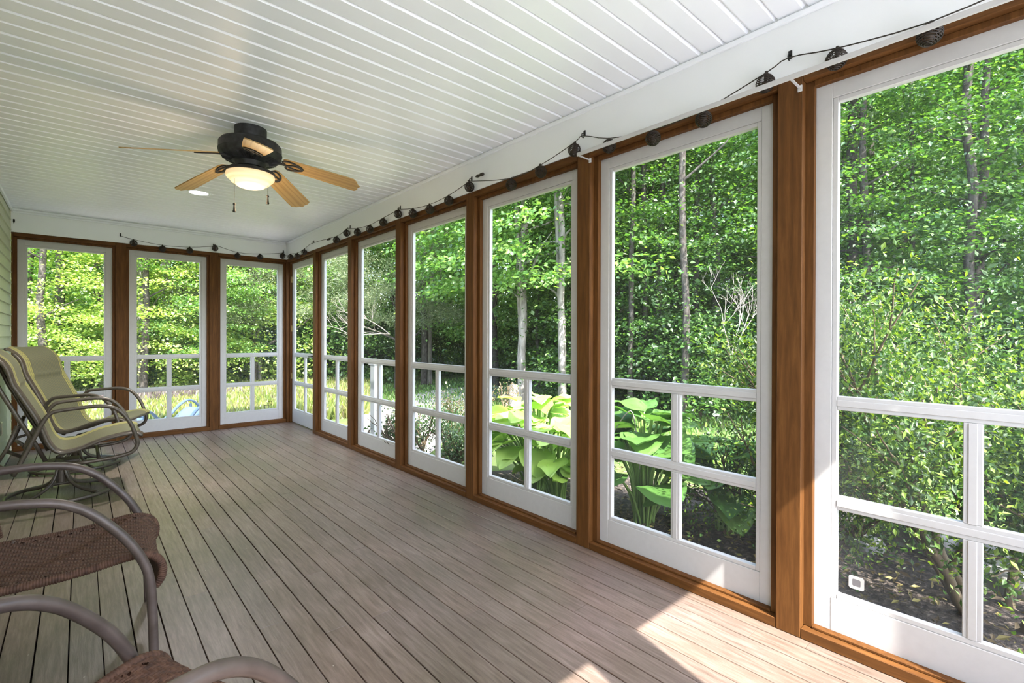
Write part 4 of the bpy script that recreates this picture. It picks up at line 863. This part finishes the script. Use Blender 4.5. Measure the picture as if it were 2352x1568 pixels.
# ------------------------------------------------------------------ rocks, post, lounge, stump
M_rock = mat('grey_boulder', rough=0.95); nz, cr, mp = noisecol(M_rock, [(0.10, 0.095, 0.09), (0.22, 0.21, 0.19), (0.31, 0.30, 0.28)], nscale=6, detail=9, rough=0.7); bump(M_rock, nz.outputs[0], 0.8, 0.03)
def rock(x, y, sx_, sy_, sz_, seed, lb):
    rd_ = random.Random(seed); bm = bmesh.new(); bmesh.ops.create_icosphere(bm, subdivisions=3, radius=1)
    of = [Vector((rd_.uniform(-1, 1), rd_.uniform(-1, 1), rd_.uniform(-1, 1))).normalized() for _ in range(9)]
    for v in bm.verts:
        f = 1.0
        for o_ in of: f -= max(0, v.co.normalized().dot(o_)-0.62)*0.75
        v.co *= f; v.co.x *= sx_; v.co.y *= sy_; v.co.z *= sz_
    o = obj('boulder', bm, M_rock, smooth=35); o.location = (x, y, GZ+sz_*0.3); tag(o, lb, 'rock')
rock(4.15, 0.60, 0.30, 0.26, 0.20, 1, 'rounded grey boulder behind the stems of the nearest shrub')
rock(4.05, 0.18, 0.50, 0.34, 0.16, 2, 'flat pale grey boulder at the right edge of the nearest screen')
rock(3.85, 0.85, 0.18, 0.14, 0.10, 3, 'small grey stone left of the rounded boulder')
rock(5.6, 7.3, 0.30, 0.24, 0.16, 4, 'dark rock at the edge of the gravel path')
wp = thing('newel_post', 'white post standing by the gravel outside the fifth right-hand screen', 'post', (2.46, 5.02, GZ))
obj('post_shaft', B(-0.05, 0.05, -0.05, 0.05, 0, 1.08, bev=0.004), M_clad, wp)
bm = bmesh.new(); box(bm, -0.065, 0.065, -0.065, 0.065, 1.08, 1.10, 0.003); vt = bmesh.ops.create_cone(bm, cap_ends=True, segments=4, radius1=0.085, radius2=0.01, depth=0.05, matrix=Matrix.Translation((0, 0, 1.125)) @ Matrix.Rotation(PI/4, 4, 'Z')); obj('post_cap', bm, M_clad, wp)
lo = thing('garden_lounger', 'pale blue-grey curved garden lounger outside the middle back screen', 'lounger', (0.98, 8.45, GZ), math.radians(200))
M_blue = mat('blue_grey_plastic', (0.20, 0.27, 0.36), 0.5)
LP_ = [(-0.62, 0.10), (-0.50, 0.34), (-0.36, 0.42), (-0.22, 0.34), (-0.08, 0.20), (0.10, 0.16), (0.28, 0.26), (0.40, 0.38), (0.54, 0.36), (0.66, 0.20)]
for s_ in (-1, 1):
    bm = bmesh.new(); tube(bm, smoothpath([(x_, s_*0.26, z_) for x_, z_ in LP_], 4), 0.034, 8, flat=0.5); obj('side_frame', bm, M_blue, lo, smooth=True)
    for xx in (-0.40, 0.45):
        bm = bmesh.new(); tube(bm, [(xx, s_*0.26, 0.36), (xx*1.1, s_*0.26, 0.0)], 0.018, 8); obj('leg', bm, M_blue, lo)
bm = bmesh.new(); pth = smoothpath([(x_, 0, z_) for x_, z_ in LP_], 5); a_ = [bm.verts.new((p.x, -0.25, p.z-0.10)) for p in pth]; b_ = [bm.verts.new((p.x, 0.25, p.z-0.10)) for p in pth]
for i in range(len(pth)-1): bm.faces.new((a_[i], a_[i+1], b_[i+1], b_[i]))
r_ = bmesh.ops.extrude_face_region(bm, geom=bm.faces[:]); bmesh.ops.translate(bm, verts=[v for v in r_['geom'] if isinstance(v, bmesh.types.BMVert)], vec=(0, 0, -0.012)); obj('sling', bm, mat('pale_blue_sling', (0.30, 0.37, 0.44), 0.7), lo)
x, y = polar(pxaz(1181), 9.0)
st_ = thing('tree_stump', 'short weathered stump with a dark cord round it behind the sunlit hosta', 'stump', (x, y, GZ))
bm = bmesh.new(); lathe(bm, [(0.13, -0.05), (0.105, 0.1), (0.095, 0.45), (0.088, 0.50), (0.03, 0.52)], 14); obj('stump_body', bm, M_bark2, st_, smooth=50)
bm = bmesh.new(); tube(bm, [(0.101*math.cos(2*PI*k/20), 0.101*math.sin(2*PI*k/20), 0.30+0.012*math.sin(2*PI*k/20)) for k in range(20)], 0.007, 6, closed=True); obj('cord', bm, M_cord, st_)
